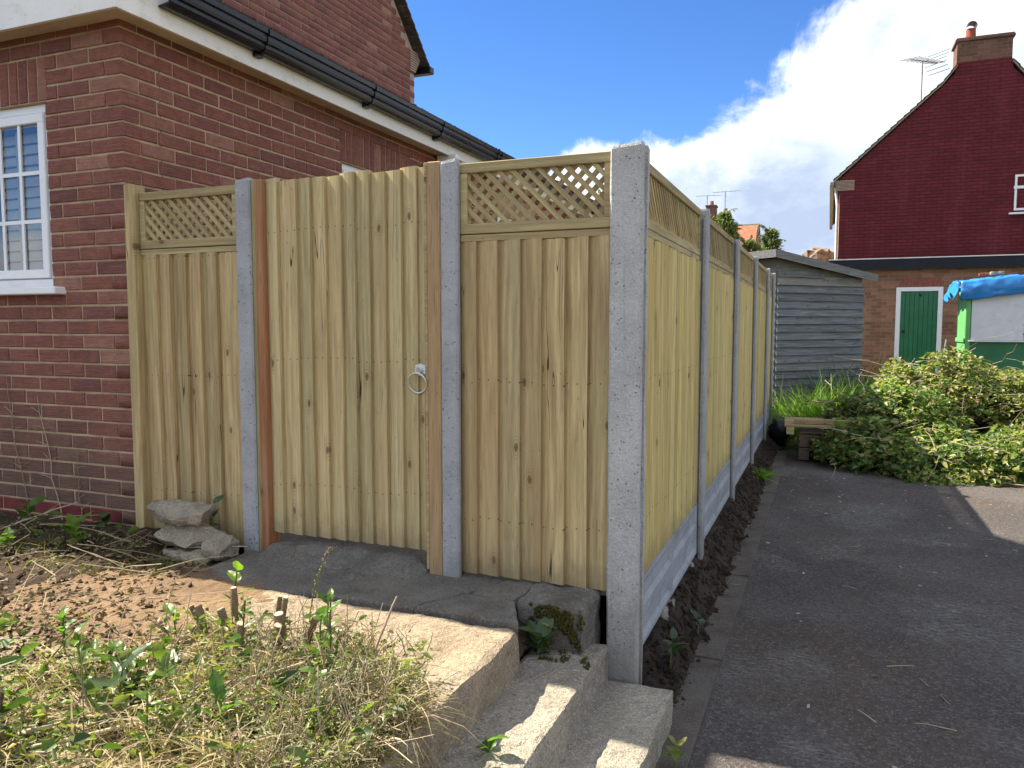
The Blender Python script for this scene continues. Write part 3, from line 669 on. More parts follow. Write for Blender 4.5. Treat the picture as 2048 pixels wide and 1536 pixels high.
def window(parent, origin, rz, wdt, hgt, ncols, nrows, sashes, label=None, blind=True, sill=0.09):
    """local: x along the wall 0..wdt, y into the wall, z up 0..hgt; outer face at y=0"""
    o = bpy.data.objects.new('window', None); col.objects.link(o); o.parent = parent; o.location = origin; o.rotation_euler = (0,0,rz)
    if label: o['label'] = label
    def fr(x0,x1,z0,z1,w_,y0,y1,name,m):
        b = MB().box(x0,x1,y0,y1,z0,z0+w_,0.004).box(x0,x1,y0,y1,z1-w_,z1,0.004).box(x0,x0+w_,y0+0.001,y1-0.001,z0+w_-0.004,z1-w_+0.004,0.004).box(x1-w_,x1,y0+0.001,y1-0.001,z0+w_-0.004,z1-w_+0.004,0.004)
        return link(name, b, m, o)
    fr(0,wdt,0,hgt,0.045,0.02,0.09,'frame',M['upvc'])
    sw = (wdt-0.09)/sashes
    for s in range(sashes):
        a = 0.045+s*sw; b_ = a+sw
        fr(a+0.002,b_-0.002,0.047,hgt-0.047,0.048,0.008,0.07,'sash',M['upvc'])
        ga, gb, gz0, gz1 = a+0.05, b_-0.05, 0.095, hgt-0.095
        link('pane', MB().add([(ga,0.028,gz0),(gb,0.028,gz0),(gb,0.028,gz1),(ga,0.028,gz1)],[(0,1,2,3)]), M['glass'], o)
        for k in range(1,ncols): x = ga+(gb-ga)*k/ncols; link('glazing_bar', MB().box(x-0.010,x+0.010,0.018,0.027,gz0,gz1), M['upvc'], o)
        for k in range(1,nrows): z = gz0+(gz1-gz0)*k/nrows; link('glazing_bar', MB().box(ga,gb,0.0185,0.0272,z-0.010,z+0.010), M['upvc'], o)
        if blind:
            n = int((gz1-gz0)/0.058)
            for k in range(n):
                z = gz0+0.03+k*0.058
                link('blind_slat', MB().add([(ga,0.125,z-0.026),(gb,0.125,z-0.026),(gb,0.150,z+0.026),(ga,0.150,z+0.026),(ga,0.129,z-0.028),(gb,0.129,z-0.028),(gb,0.154,z+0.024),(ga,0.154,z+0.024)],
                     [(0,1,2,3),(7,6,5,4),(0,4,5,1),(3,2,6,7)]), M['blind'], o)
            x = ga+(gb-ga)*0.36; link('blind_rod', MB().box(x-0.012,x+0.012,0.108,0.120,gz0,gz1), M['blind'], o)
    if sill: link('sill', MB().box(-0.05,wdt+0.09,-0.075,0.10,-0.042,-0.002,0.006), M['upvc'], o)
    link('interior', MB().box(0.02,wdt-0.02,0.30,0.34,0.0,hgt), M['dark'], o)  # near-black panel; the darkness of the unlit room is in its colour
    return o
window(house, Vector((WIN[0],CY+0.012,WIN[2]))-H0, 0, WIN[1]-WIN[0], WIN[3]-WIN[2], 3, 3, 2, 'white framed window with glazing bars and louvred blind')
window(house, Vector((CX-0.012,SW1[0],SW1[2]))-H0, math.pi/2, SW1[1]-SW1[0], SW1[3]-SW1[2], 2, 2, 2, blind=False)
window(house, Vector((CX-0.012,SW2[0],SW2[2]))-H0, math.pi/2, SW2[1]-SW2[0], SW2[3]-SW2[2], 1, 1, 2, blind=False)
# eaves
EX, EY = -3.095, 2.765
hpart('soffit', MB().box(-6.1,EX-0.02,EY+0.02,CY+0.02,2.985,3.003).box(CX-0.02,EX-0.02,CY+0.021,11.62,2.985,3.003), M['soffit'])
hpart('fascia', MB().box(-6.1,EX-0.021,EY,EY+0.02,2.968,3.20), M['fascia'])
hpart('fascia', MB().box(EX-0.02,EX,EY,11.64,2.968,3.20), M['fascia'])
rf = MB().box(-6.1,EX+0.012,EY-0.015,11.66,3.202,3.235); hpart('flat_roof', rf, M['felt'])
# moss and debris along the edge of the felt
dv = []
for k in range(700):
    y = random.uniform(3.0,11.5); x = EX-random.uniform(0,0.06); r = random.uniform(0.006,0.020)
    c = np.array([x,y,3.235+r*0.3]); dv.append(c+r*rng.uniform(-1,1,(4,3)))
o = link('roof_moss', bigmesh('roof_moss', np.array(dv)-np.array(H0), [(0,1,2),(0,2,3),(0,3,1),(1,3,2)], 4), M['felt'], house); o['kind'] = 'stuff'
# stepped gutter along the side, with brackets
prof = [(0.0,0.0),(0.045,-0.003),(0.070,0.006),(0.078,0.020),(0.078,0.038),(0.092,0.044),(0.096,0.060),(0.096,0.083),(0.108,0.090),(0.110,0.118),(0.102,0.118),(0.098,0.094),(0.086,0.088),(0.086,0.062),(0.070,0.046),(0.066,0.018),(0.0,0.008)]
def extrude_y(pr, x, z, y0, y1):
    b = MB(); n = len(pr); V = [(x+a, y0, z+c) for a,c in pr]+[(x+a, y1, z+c) for a,c in pr]
    return b.add(V, [tuple(range(n)), tuple(reversed(range(n,2*n)))]+[(i,n+i,n+(i+1)%n,(i+1)%n) for i in range(n)])
gut = hpart('gutter', extrude_y(prof, EX+0.001, 3.055, EY+0.25, 11.6), M['black'])
gut2 = extrude_y([(0,0.10),(0.10,0.117),(0.10,0.121),(0,0.112)], EX+0.001, 3.055, EY+0.25, 11.6)
bp = [(a*1.06+0.0, c-0.006) for a,c in prof[:10]]+[(a*1.0, c+0.0) for a,c in reversed(prof[:10])]
for y in (3.72,4.85,5.90,7.05,7.13,8.3,9.5,10.6):
    b = extrude_y(bp, EX+0.001, 3.055, y-0.014, y+0.014); b.box(EX+0.0015,EX+0.030,y-0.028,y+0.028,3.03,3.09)
    hpart('gutter_bracket', b, M['black'], gut)
hpart('downpipe', MB().box(CX+0.02,CX+0.085,6.20,6.265,0.4,2.90,0.006).box(CX+0.022,CX+0.20,6.202,6.263,2.90,2.98), M['upvc'])
# two storey part behind, gable to the right
GX, GY0, GY1, GE = -5.10, 3.15, 9.20, 5.02
GR = (GY0+GY1)/2; GZ = GE+(GY1-GR)*0.985
core = MB(); n5 = [(GY0,0.1),(GY1,0.1),(GY1,GE),(GR,GZ),(GY0,GE)]
V = [(GX-dm,y,z) for y,z in n5]+[(-11.0,y,z) for y,z in n5]
core.add(V, [(0,1,2,3,4),(9,8,7,6,5)]+[(i,5+i,5+(i+1)%5,(i+1)%5) for i in range(5)])
wall_up = hpart('wall', core, M['mortar_pale']); wall_up['label'] = 'upper gable wall of paler brickwork'
gb = []
for i in range(0, 80):
    z = 3.1+0.075*i; u = GY1-(0.0 if i % 2 == 0 else 0.1125)
    while u > GY0:
        a, b = max(u-0.215,GY0), u; u -= 0.225
        lim = GE+0.985*min(b-GY0, GY1-a)-0.02
        lim2 = GE+0.985*min(a-GY0, GY1-b)-0.02
        if z+0.065 > min(lim,lim2)+0.05: 
            if z > min(lim,lim2): continue
        V = np.array(brick_geo(b-a,0.065,0.10,0.003)[0]) + rng.uniform(-.002,.002,(12,3))
        gb.append(np.stack([GX-V[:,1], a+V[:,0], z+V[:,2]],1)-np.array(H0))
o = link('brickwork', bigmesh('brickwork', np.array(gb), BF, 12), M['brick_main'], wall_up); o['kind'] = 'stuff'
rt = MB()
for sgn in (-1,1):
    ye = GY1+0.22 if sgn > 0 else GY0-0.22; ze = GE-0.22*0.985+0.10; yr = GR; zr = GZ+0.10
    n = 34
    for k in range(n):                                        # tile courses, each lapping the one below
        t0, t1 = k/n, (k+1.25)/n
        ya, za = ye+(yr-ye)*t0, ze+(zr-ze)*t0; yb, zb = ye+(yr-ye)*min(t1,1), ze+(zr-ze)*min(t1,1)
        rt.add([(-11.1,ya,za+0.028),(GX+0.11,ya,za+0.028),(GX+0.11,yb,zb),(-11.1,yb,zb),(-11.1,ya,za),(GX+0.11,ya,za),(GX+0.11,yb,zb-0.02),(-11.1,yb,zb-0.02)],
               [(0,1,2,3),(7,6,5,4),(0,4,5,1),(1,5,6,2),(2,6,7,3),(3,7,4,0)])
hpart('roof', rt, M['tile'])
hpart('gutter', MB().box(-11,GX+0.13,GY1+0.20,GY1+0.31,GE-0.20,GE-0.11,0.01), M['black'])
cb = MB()
for k in range(9): cb.box(GX-0.09,GX+0.012,GY1-0.12,GY1+0.02+0.020*min(k,6),GE-0.24+0.030*k,GE-0.24+0.030*k+0.019)
hpart('corbel', cb, M['mortar_pale'])

# ------------------------------------------------------------------ fences (local x along the run, front faces local -y)
def post_poly(wx, wy, slot=0.0, c=0.008, sd=0.020):
    """concrete post section; slots on the two sides across local x"""
    a, b = wx/2, wy/2; s = slot/2
    p = [(-a+c,-b),(a-c,-b),(a,-b+c)]
    if s: p += [(a,-s),(a-sd,-s),(a-sd,s),(a,s)]
    p += [(a,b-c),(a-c,b),(-a+c,b),(-a,b-c)]
    if s: p += [(-a,s),(-a+sd,s),(-a+sd,-s),(-a,-s)]
    p += [(-a,-b+c)]
    return p
def conc_post(loc, rz, wx, wy, h, m, label, name='concrete_post', group=None, rough=0.0):
    poly = post_poly(wx,wy,0.05); n = len(poly); b = MB()
    zs = [0]+[h*k/14 for k in range(1,14)]+[h-0.012,h]
    V = []
    for z in zs:
        k = 0.93 if z == h else 1.0
        for x,y in poly:
            j = rough*noise.noise((x*30+loc[0]*7,y*30,z*9))
            V.append((x*k+j, y*k+j*0.7, z+(0.010*(x/wx) if z >= h-0.012 else 0)))
    F = [tuple(range((len(zs)-1)*n, len(zs)*n))]
    for r in range(len(zs)-1):
        for i in range(n): F.append((r*n+i, r*n+(i+1)%n, (r+1)*n+(i+1)%n, (r+1)*n+i))
    o = link(name, b.add(V,F), m, None, loc, (0,0,rz))
    return tag(o, label, 'fence post', group)
PG = 'concrete fence posts'
conc_post((-2.518,2.955,0.2),0,0.088,0.10,1.968,M['concrete'],'concrete post between the trellis panel by the house and the gate',group=PG)
conc_post((-1.458,2.955,0.2),0,0.080,0.10,1.972,M['concrete'],'concrete post on the latch side of the gate',group=PG)
conc_post((-0.717,2.965,-0.1),0,0.126,0.112,2.275,M['corner_concrete'],'tall rough corner post, nearest and widest of the concrete posts',group=PG,rough=0.004)
PY = [2.965, 4.615, 6.275, 7.955, 9.62, 10.62]
ordn = ['second','third','fourth','fifth','last']
for k, y in enumerate(PY[1:]):
    conc_post((-0.700,y,-0.1),math.pi/2,0.10,0.096,2.262-0.006*(k%2),M['concrete'],
              ('%s concrete post along the driveway, counting the tall corner post as first' % ordn[k]) if k < 4 else 'last and farthest concrete post of the driveway fence', group=PG)
tag(box('wall_post', -3.248,-3.190,2.905,2.985,0.42,2.19, M['post_wood'], None, 0.003), 'slim pale timber post fixed upright against the brick house corner', 'fence post')

def board_mesh(wd, h, thick=0.027, thin=0.004, seed=0):
    """feather edge board, thin on the left, thick lip on the right, face slightly cupped"""
    xs = [0, 0.12, 0.35, 0.6, 0.85, 1.0]; b = MB(); nz = 7
    V = []
    for k in range(nz):
        z = h*k/(nz-1); wv = 0.0022*noise.noise((seed*3.1, z*1.3, 0)); wx = 0.0018*noise.noise((seed*5.7, z*1.1, 4))
        for x in xs:
            t = thin+(thick-thin)*x + 0.004*math.sin(math.pi*x)
            V.append((x*wd+wx, -t+wv, z))
        V.append((wd+wx, 0.0, z)); V.append((wx, 0.0, z))
    n = 8; F = [tuple(reversed(range(n))), tuple(range((nz-1)*n, nz*n))]
    for r in range(nz-1):
        for i in range(n): F.append((r*n+i, r*n+(i+1)%n, (r+1)*n+(i+1)%n, (r+1)*n+i))
    b.add(V,[tuple(f) for f in F]); return b
bseed = [0]
def boards(parent, edges, z0, z1, m, y=0.0, jit=0.004):
    """edges: x of the lips; the board starts 18 mm under the previous one"""
    for a, b in zip(edges[:-1], edges[1:]):
        bseed[0] += 1
        h = z1-z0+random.uniform(-jit,jit)
        link('board', board_mesh(b-a+0.014, h, seed=bseed[0]), m, parent, (a-0.014, y, z0), (random.uniform(-.0008,.0008), random.uniform(-.0012,.0012), 0))
def trellis(loc, rz, L, z0, z1, label, m_l, group, pitch=0.0565, lw=0.019, rail=0.040, rl=None):
    o = thing('trellis', loc, label, 'trellis', group, rz)
    H = z1-z0
    link('rail', MB().box(0,L,-0.022,0.022,H-rail,H,0.003), M['rail'], o)
    link('rail', MB().box(0,L,-0.022,0.022,0,rail,0.003), M['rail'], o)
    for a in (0, L-0.032): link('stile', MB().box(a,a+0.032,-0.019,0.019,rail,H-rail,0.002), M['rail'], o)
    zi0, zi1 = rail-0.008, H-rail+0.008; xi0, xi1 = 0.026, L-0.026; hh = zi1-zi0
    for layer, sg in ((0,-1),(1,1)):
        k = 0
        n = int((L+hh)/pitch)+1
        for i in range(n):
            # a 45 degree lath, clipped to the frame opening
            s = xi0 - hh + (i+0.35)*pitch if sg > 0 else xi0 + (i+0.35)*pitch
            p = []
            t0, t1 = 0.0, hh
            if sg > 0:
                t0 = max(0.0, xi0-s); t1 = min(hh, xi1-s)
            else:
                t0 = max(0.0, s-xi1); t1 = min(hh, s-xi0)
            if t1-t0 < 0.03: continue
            ax, az = s+sg*t0, zi0+t0; bx, bz = s+sg*t1, zi0+t1
            ln = math.hypot(bx-ax,bz-az)
            me = MB().box(0,ln,-0.0048,0.0048,-lw/2,lw/2)
            link('lath', me, m_l, o, (ax, -0.0055 if layer == 0 else 0.0055, az), (0, -math.atan2(bz-az,bx-ax), 0))
    return o
def panel(loc, rz, L, z0, z1, edges, m, label, group, cap=True):
    o = thing('fence_panel', loc, label, 'fence panel', group, rz)
    boards(o, edges, 0.0, z1-z0-0.028, m)
    if cap: link('capping_rail', MB().box(0.002,L-0.002,-0.021,0.030,z1-z0-0.027,z1-z0,0.002), M['rail'], o)
    for z in (0.18, (z1-z0)*0.5, z1-z0-0.2): link('arris_rail', MB().box(0,L,0.001,0.040,z,z+0.07), M['rail'], o)
    return o
M['mortar_lump'] = mat('mortar_lump', m_conc((0.27,0.255,0.22),(0.20,0.185,0.155),0.4,70,0.4,0.5))
FG, TG = 'feather edge fence panels', 'diagonal trellis toppers'
le = [-3.190,-3.083,-2.995,-2.899,-2.808,-2.709,-2.578]
panel((-3.188,2.962,0.44),0,0.61,0.44,1.872,[x+3.188 for x in le],M['wood'],'narrow board fence panel between brick house corner and concrete post',FG)
trellis((-3.188,2.962,1.876),0,0.61,1.876,2.152,'short diagonal trellis on top of the panel next to the house',M['lath'],TG)
fe = [-1.418,-1.345,-1.251,-1.153,-1.061,-0.963,-0.869,-0.780]
panel((-1.420,2.955,0.452),0,0.642,0.452,1.868,[x+1.420 for x in fe],M['wood'],'board fence panel with dark splits between gate and tall corner post',FG)
trellis((-1.420,2.955,1.872),0,0.642,1.872,2.158,'diagonal trellis between gate post and tall corner post',M['lath'],TG)
nm = ['first','second','third','fourth','fifth']
for k in range(5):
    y0, y1 = PY[k]+0.042, PY[k+1]-0.042
    if k == 0: y0 = PY[0]+0.05
    L = y1-y0; nb = max(4, int(round(L/0.098))); p = L/nb
    lab = ('nearest','second','third','fourth','farthest')[k]
    panel((-0.712,y0,0.462),math.pi/2,L,0.462,1.888,[i*p+random.uniform(-.006,.006)*(0<i<nb) for i in range(nb+1)],M['wood_y'],'%s yellow board panel of the fence along the driveway' % lab,FG)
    trellis((-0.712,y0,1.890),math.pi/2,L,1.890,2.155,'%s trellis on the driveway fence, seen at a slant' % lab,M['lath'],TG)
    for j in range(2):
        z0 = 0.462-0.148*(j+1); h = 0.146; b = MB()
        t = 0.030
        g = thing('gravel_board', (-0.712,y0,z0), '%s %s concrete gravel board under the driveway fence' % (lab, ('upper','lower')[j]), 'gravel board', 'concrete gravel boards', math.pi/2)
        bd, br, dp = 0.020, 0.024, 0.012                           # border, bevel run, depth of the sunk fields
        b.box(0,L,-t+dp+0.0005,0.022,0,h)
        xs = [0, L*0.5]
        b.box(0,L,-t,-t+dp,h-bd,h); b.box(0,L,-t,-t+dp,0,bd)
        for xa, xb in ((0,0.03),(L/2-0.022,L/2+0.022),(L-0.03,L)): b.box(xa,xb,-t+0.0006,-t+dp,bd,h-bd)
        for xa, xb in ((0.03,L/2-0.022),(L/2+0.022,L-0.03)):
            o4 = [(xa,bd),(xb,bd),(xb,h-bd),(xa,h-bd)]; i4 = [(xa+br,bd+br),(xb-br,bd+br),(xb-br,h-bd-br),(xa+br,h-bd-br)]
            V = [(x,-t+0.0003,z) for x,z in o4]+[(x,-t+dp,z) for x,z in i4]
            b.add(V,[(i,(i+1)%4,4+(i+1)%4,4+i) for i in range(4)])
        link('concrete', b, M['gravel_board'], g)
        if j == 1 and k == 0:
            for q in range(3):
                x = random.uniform(0.1,L-0.2); r = random.uniform(0.02,0.05)
                link('mortar_lump', rough_block(x,x+r*2.2,-t-0.012,-t+0.01,-0.12,-0.015+random.uniform(0,0.02),0.012,0.010,0.016,16,q+k*9), M['mortar_lump'], g)

# the gate with its jambs
gate = thing('garden_gate', (-2.398,2.945,0.53), 'pale wooden board gate with ring latch between two concrete posts', 'gate')
ge = [-2.398,-2.331,-2.228,-2.151,-2.073,-1.993,-1.921,-1.847,-1.768,-1.690,-1.614,-1.577]
boards(gate, [x+2.398 for x in ge], 0.0, 1.625, M['wood_gate'], jit=0.008)
for z in (0.15,0.78,1.38): link('ledge', MB().box(0.02,0.81,0.002,0.03,z,z+0.09), M['rail'], gate)
la = thing('ring_latch', (0.793,-0.022,0.775), None, None); la.parent = gate; la['label'] = 'galvanised ring latch'
ring = MB(); ns = 26
pts = [(0.043*math.sin(2*math.pi*k/ns)-0.006, -0.016-0.010*math.cos(2*math.pi*k/ns), -0.008-0.043-(-0.043)*math.cos(2*math.pi*k/ns)) for k in range(ns+1)]
link('ring', ring.tube(pts, 0.0042, 8, False).mesh('ring', True), M['steel'], la)
pb = MB().tube([(0.004,0.004,0.006),(0.004,-0.008,0.006)],0.026,14).tube([(0.004,-0.006,0.006),(0.004,-0.022,0.004)],0.012,10).box(-0.020,0.030,-0.002,0.006,0.010,0.034,0.003)
for a, c in ((-0.014,0.022),(0.024,0.022),(-0.016,-0.006),(0.024,-0.008)): pb.tube([(a,0.004,c),(a,-0.009,c)],0.006,6)
link('back_plate', pb, M['steel'], la)
tag(box('gate_jamb', -2.4735,-2.452,2.915,2.99,0.42,2.165,M['greenpost'],None,0.003), 'greenish timber jamb between concrete post and orange batten, left of gate', 'gate jamb','gate jambs')
tag(box('gate_jamb', -2.450,-2.404,2.905,2.985,0.415,2.160,M['orange'],None,0.004), 'orange brown timber batten on the left side of the gate', 'gate jamb','gate jambs')
tag(box('gate_jamb', -1.562,-1.4995,2.910,2.99,0.41,2.172,M['brownpost'],None,0.004), 'dark brown timber jamb between the gate ring and concrete post', 'gate jamb','gate jambs')
tag(box('gate_jamb', -1.5755,-1.5625,2.912,2.96,0.45,2.170,M['rail'],None,0.002), 'thin pale strip along the latch edge of the gate', 'gate jamb','gate jambs')  # added strip: the sunlit edge of the brown jamb put into paler timber

# ------------------------------------------------------------------ foliage helpers
def unit(a): return a/np.maximum(np.linalg.norm(a, axis=-1, keepdims=True), 1e-9)
LEAF_F = [(0,1,2,3),(0,3,4,5)]
def leaves(C, U, Nn, L, Wd, fold=0.25, curl=0.15):
    """folded leaf of two quads; C base points, U axis, Nn rough normal, L/Wd arrays"""
    U = unit(U); S = unit(np.cross(U, Nn)); Nn = np.cross(S, U)
    L = L[:,None]; Wd = Wd[:,None]
    p0 = C; p3 = C+U*L-Nn*L*curl
    a = C+U*L*0.30+S*Wd*0.5+Nn*Wd*fold; b = C+U*L*0.72+S*Wd*0.36+Nn*Wd*fold*0.7-Nn*L*curl*0.5
    c = C+U*L*0.72-S*Wd*0.36+Nn*Wd*fold*0.7-Nn*L*curl*0.5; d = C+U*L*0.30-S*Wd*0.5+Nn*Wd*fold
    return np.stack([p0,a,b,p3,c,d],1)
BLADE_F = [(0,1,3,2),(2,3,5,4),(4,5,7,6)]
def blades(C, D, L, Wd, droop):
    """grass blade of three quads; D start direction"""
    D = unit(D); side = unit(np.cross(D, rng.normal(size=D.shape))); V = []
    for k, wk in ((0,1.0),(1,0.9),(2,0.65),(3,0.12)):
        t = k/3; P = C + D*(L[:,None]*t); P = P.copy(); P[:,2] -= droop*L*t*t
        V += [P-side*Wd[:,None]*wk*0.5, P+side*Wd[:,None]*wk*0.5]
    return np.stack(V,1)
def rdir(n, zlo=-1, zhi=1):
    z = rng.uniform(zlo,zhi,n); a = rng.uniform(0,2*math.pi,n); r = np.sqrt(1-z*z)
    return np.stack([r*np.cos(a), r*np.sin(a), z],1)
def stuff(name, me, m, label, cat):
    return tag(link(name, me, m), label, cat, kind='stuff')
def stick(b, p, q, r, bend=0.03, n=5, sides=5):
    p, q = Vector(p), Vector(q); pts = []; o = Vector((random.uniform(-1,1),random.uniform(-1,1),random.uniform(-.4,1)))*bend*(q-p).length
    for k in range(n):
        t = k/(n-1); pts.append(p.lerp(q,t)+o*math.sin(math.pi*t)+Vector((random.uniform(-1,1),random.uniform(-1,1),random.uniform(-1,1)))*bend*0.25*(q-p).length)
    b.tube(pts, [r*(1-0.45*k/(n-1)) for k in range(n)], sides)
    return pts
def hero_leaf(L, Wd, curl=0.2, fold=0.18, lobe=0.0):
    xs = [0,0.12,0.28,0.48,0.68,0.86,1.0]; ws = [0.03,0.30,0.47,0.5,0.40,0.20,0.01]
    V = []; F = []
    for x, w_ in zip(xs, ws):
        z = -curl*L*x*x
        wv = lobe*math.sin(x*22)
        for s in (-1,-0.5,0,0.5,1): V.append((s*w_*Wd*(1+wv*abs(s)), x*L, z+fold*Wd*abs(s)*w_*1.2+0.02*L*math.sin(x*15)*abs(s)))
    for r in range(len(xs)-1):
        for i in range(4): F.append((r*5+i, r*5+i+1, (r+1)*5+i+1, (r+1)*5+i))
    return MB().add(V,F)
def leafy_plant(loc, h, n, L, label, m=None, spread=0.8, name='leafy_weed', cat='plant', lobe=0.0, wr=0.5, group=None, low=0.2):
    o = thing(name, loc, label, cat, group)
    lean = Vector((random.uniform(-.15,.15), random.uniform(-.15,.15), 1))*h
    b = MB(); pts = stick(b, (0,0,-0.03), lean, 0.0035+0.004*h, 0.04); link('stem', b, M['bark'] if h > 0.25 else M['weed'], o)
    for k in range(n):
        t = low+(1-low)*(k+0.5)/n; p = Vector((0,0,0)).lerp(lean, t); l = L*random.uniform(0.65,1.1)
        link('leaf', hero_leaf(l, l*wr, random.uniform(0.05,0.4), random.uniform(.05,.3), lobe), m or M['leaf'], o, p,
             (random.uniform(0.2,1.1)*(1 if spread > 0.5 else 0.5), random.uniform(-.3,.3), k*2.4+random.uniform(-.5,.5)))
    return o

# ------------------------------------------------------------------ rough garden in the foreground
def gz(x, y):
    a = np.array([max(h_garden(float(p),float(q)), h_packed(float(p),float(q)) if -3.25<p<-1.62 and 1.62<q<2.8 else 0, 0.428 if (-2.62<p<-0.98 and q<2.5) else 0) for p,q in zip(x,y)])
    return a
def scatter(n, regions):
    """regions: (x, y, rx, ry, weight) soft ellipses"""
    wts = np.array([r[4] for r in regions], float); wts /= wts.sum()
    idx = rng.choice(len(regions), n, p=wts); Rg = np.array([r[:4] for r in regions])[idx]
    a = rng.uniform(0,2*math.pi,n); q = np.sqrt(rng.uniform(0,1,n))
    x = Rg[:,0]+np.cos(a)*q*Rg[:,2]; y = Rg[:,1]+np.sin(a)*q*Rg[:,3]
    return np.stack([x, y, gz(x,y)],1)
WEEDY = [(-1.30,1.62,0.34,0.30,3.2),(-1.62,1.50,0.42,0.34,2.6),(-1.95,1.36,0.55,0.32,1.6),(-1.45,1.92,0.42,0.20,1.6),(-1.08,1.55,0.12,0.38,1.1),(-1.80,1.90,0.25,0.22,0.8)]
P = scatter(26000, WEEDY); P = P[np.array([noise.noise((p[0]*7.5,p[1]*7.5,1.0))+0.35*noise.noise((p[0]*19,p[1]*19,4.0)) > 0.07+0.12*random.random() for p in P])]; n = len(P)
hh = np.array([0.55+0.9*max(0.0,noise.noise((p[0]*5.0,p[1]*5.0,7.0))+0.25) for p in P]); d = rdir(n, -0.05, 0.85); Lb = hh* rng.uniform(0.05,0.23,n); P[:,2] += rng.uniform(0,0.11,n)*(rng.random(n)**1.3)
stuff('dry_grass', bigmesh('dry_grass', blades(P,d,Lb,rng.uniform(0.0014,0.0052,n),rng.uniform(0.2,0.9,n)), BLADE_F, 8), M['straw'], 'matted straw coloured dry grass in the near garden', 'grass')
P = scatter(3800, WEEDY+[(-2.3,1.55,0.5,0.3,1.0)]); P = P[np.array([noise.noise((p[0]*6,p[1]*6,11.0)) > 0.0 for p in P])]; n = len(P); P[:,2] += rng.uniform(0.0,0.13,n)
stuff('low_weeds', bigmesh('low_weeds', leaves(P, rdir(n,-0.2,0.8), rdir(n,0.2,1.0), rng.uniform(0.010,0.034,n), rng.uniform(0.006,0.018,n)), LEAF_F, 6), M['weed'], 'small green weed leaves among the dry grass', 'weeds')
P = scatter(1500, [(-1.55,1.75,0.5,0.28,2),(-2.1,1.5,0.4,0.25,1),(-3.2,2.5,0.6,0.2,1.1),(-2.72,2.62,0.16,0.10,0.5),(-1.52,2.90,0.10,0.06,0.25),(-1.22,2.57,0.06,0.04,0.25)]); n = len(P)
d = rdir(n, 0.3, 1.0)
stuff('green_grass', bigmesh('green_grass', blades(P,d,rng.uniform(0.04,0.14,n),rng.uniform(0.0018,0.004,n),rng.uniform(0.2,0.7,n)), BLADE_F, 8), M['weed'], 'thin green grass blades scattered over the bare soil', 'grass')
P = scatter(2600, [(-3.3,2.15,1.0,0.55,2.5),(-2.6,1.75,0.7,0.45,1.5),(-3.6,2.6,0.8,0.25,1.5),(-2.3,1.5,0.7,0.5,1.5),(-2.75,2.55,0.25,0.15,1.0)]); n = len(P); P[:,2] += rng.uniform(0.002,0.02,n)
stuff('leaf_litter', bigmesh('leaf_litter', leaves(P, rdir(n,-0.15,0.3), rdir(n,0.5,1.0), rng.uniform(0.012,0.045,n), rng.uniform(0.006,0.022,n)), LEAF_F, 6), mat('brown_litter', m_leaf([(0,(0.10,0.066,0.036)),(0.4,(0.17,0.12,0.066)),(0.75,(0.25,0.19,0.11)),(1,(0.15,0.16,0.06))],0.1,0.8)), 'withered leaves and clippings littering the dug soil', 'litter')
P = scatter(850, WEEDY+[(-2.2,1.45,0.5,0.35,5.0),(-1.75,1.35,0.3,0.2,3.0),(-3.5,2.6,0.7,0.2,1.5)]); P = P[np.array([noise.noise((p[0]*8,p[1]*8,21.0)) > 0.02 for p in P])]; n = len(P); P[:,2] += rng.uniform(0.01,0.12,n)
stuff('nettle_leaves', bigmesh('nettle_leaves', leaves(P, rdir(n,-0.3,0.6), rdir(n,0.2,1.0), rng.uniform(0.025,0.085,n), rng.uniform(0.014,0.042,n)), LEAF_F, 6), mat('nettle', m_leaf([(0,(0.035,0.070,0.018)),(0.4,(0.065,0.115,0.026)),(0.7,(0.10,0.16,0.035)),(0.9,(0.16,0.22,0.04)),(1,(0.22,0.20,0.07))],0.4,0.45)), 'scattered green nettle leaves in the near garden', 'weeds')
# clods of soil
cl = []
P = scatter(1300, [(-3.4,2.2,1.1,0.6,2.0),(-2.7,1.7,0.6,0.45,1.6),(-3.7,2.62,0.9,0.22,1.0),(-2.2,1.45,0.6,0.5,1.2)])
for p in P:
    r = random.uniform(0.004,0.016); cl.append(p+r*(np.array([[-1,-1,-.4],[1,-1,-.5],[0.1,1,-.4],[0,0,1]])+rng.uniform(-.5,.5,(4,3))))
stuff('soil_clods', bigmesh('soil_clods', np.array(cl), [(0,2,1),(0,1,3),(1,2,3),(2,0,3)], 4), M['garden'], 'crumbled clods of dug garden soil near the house wall', 'soil')
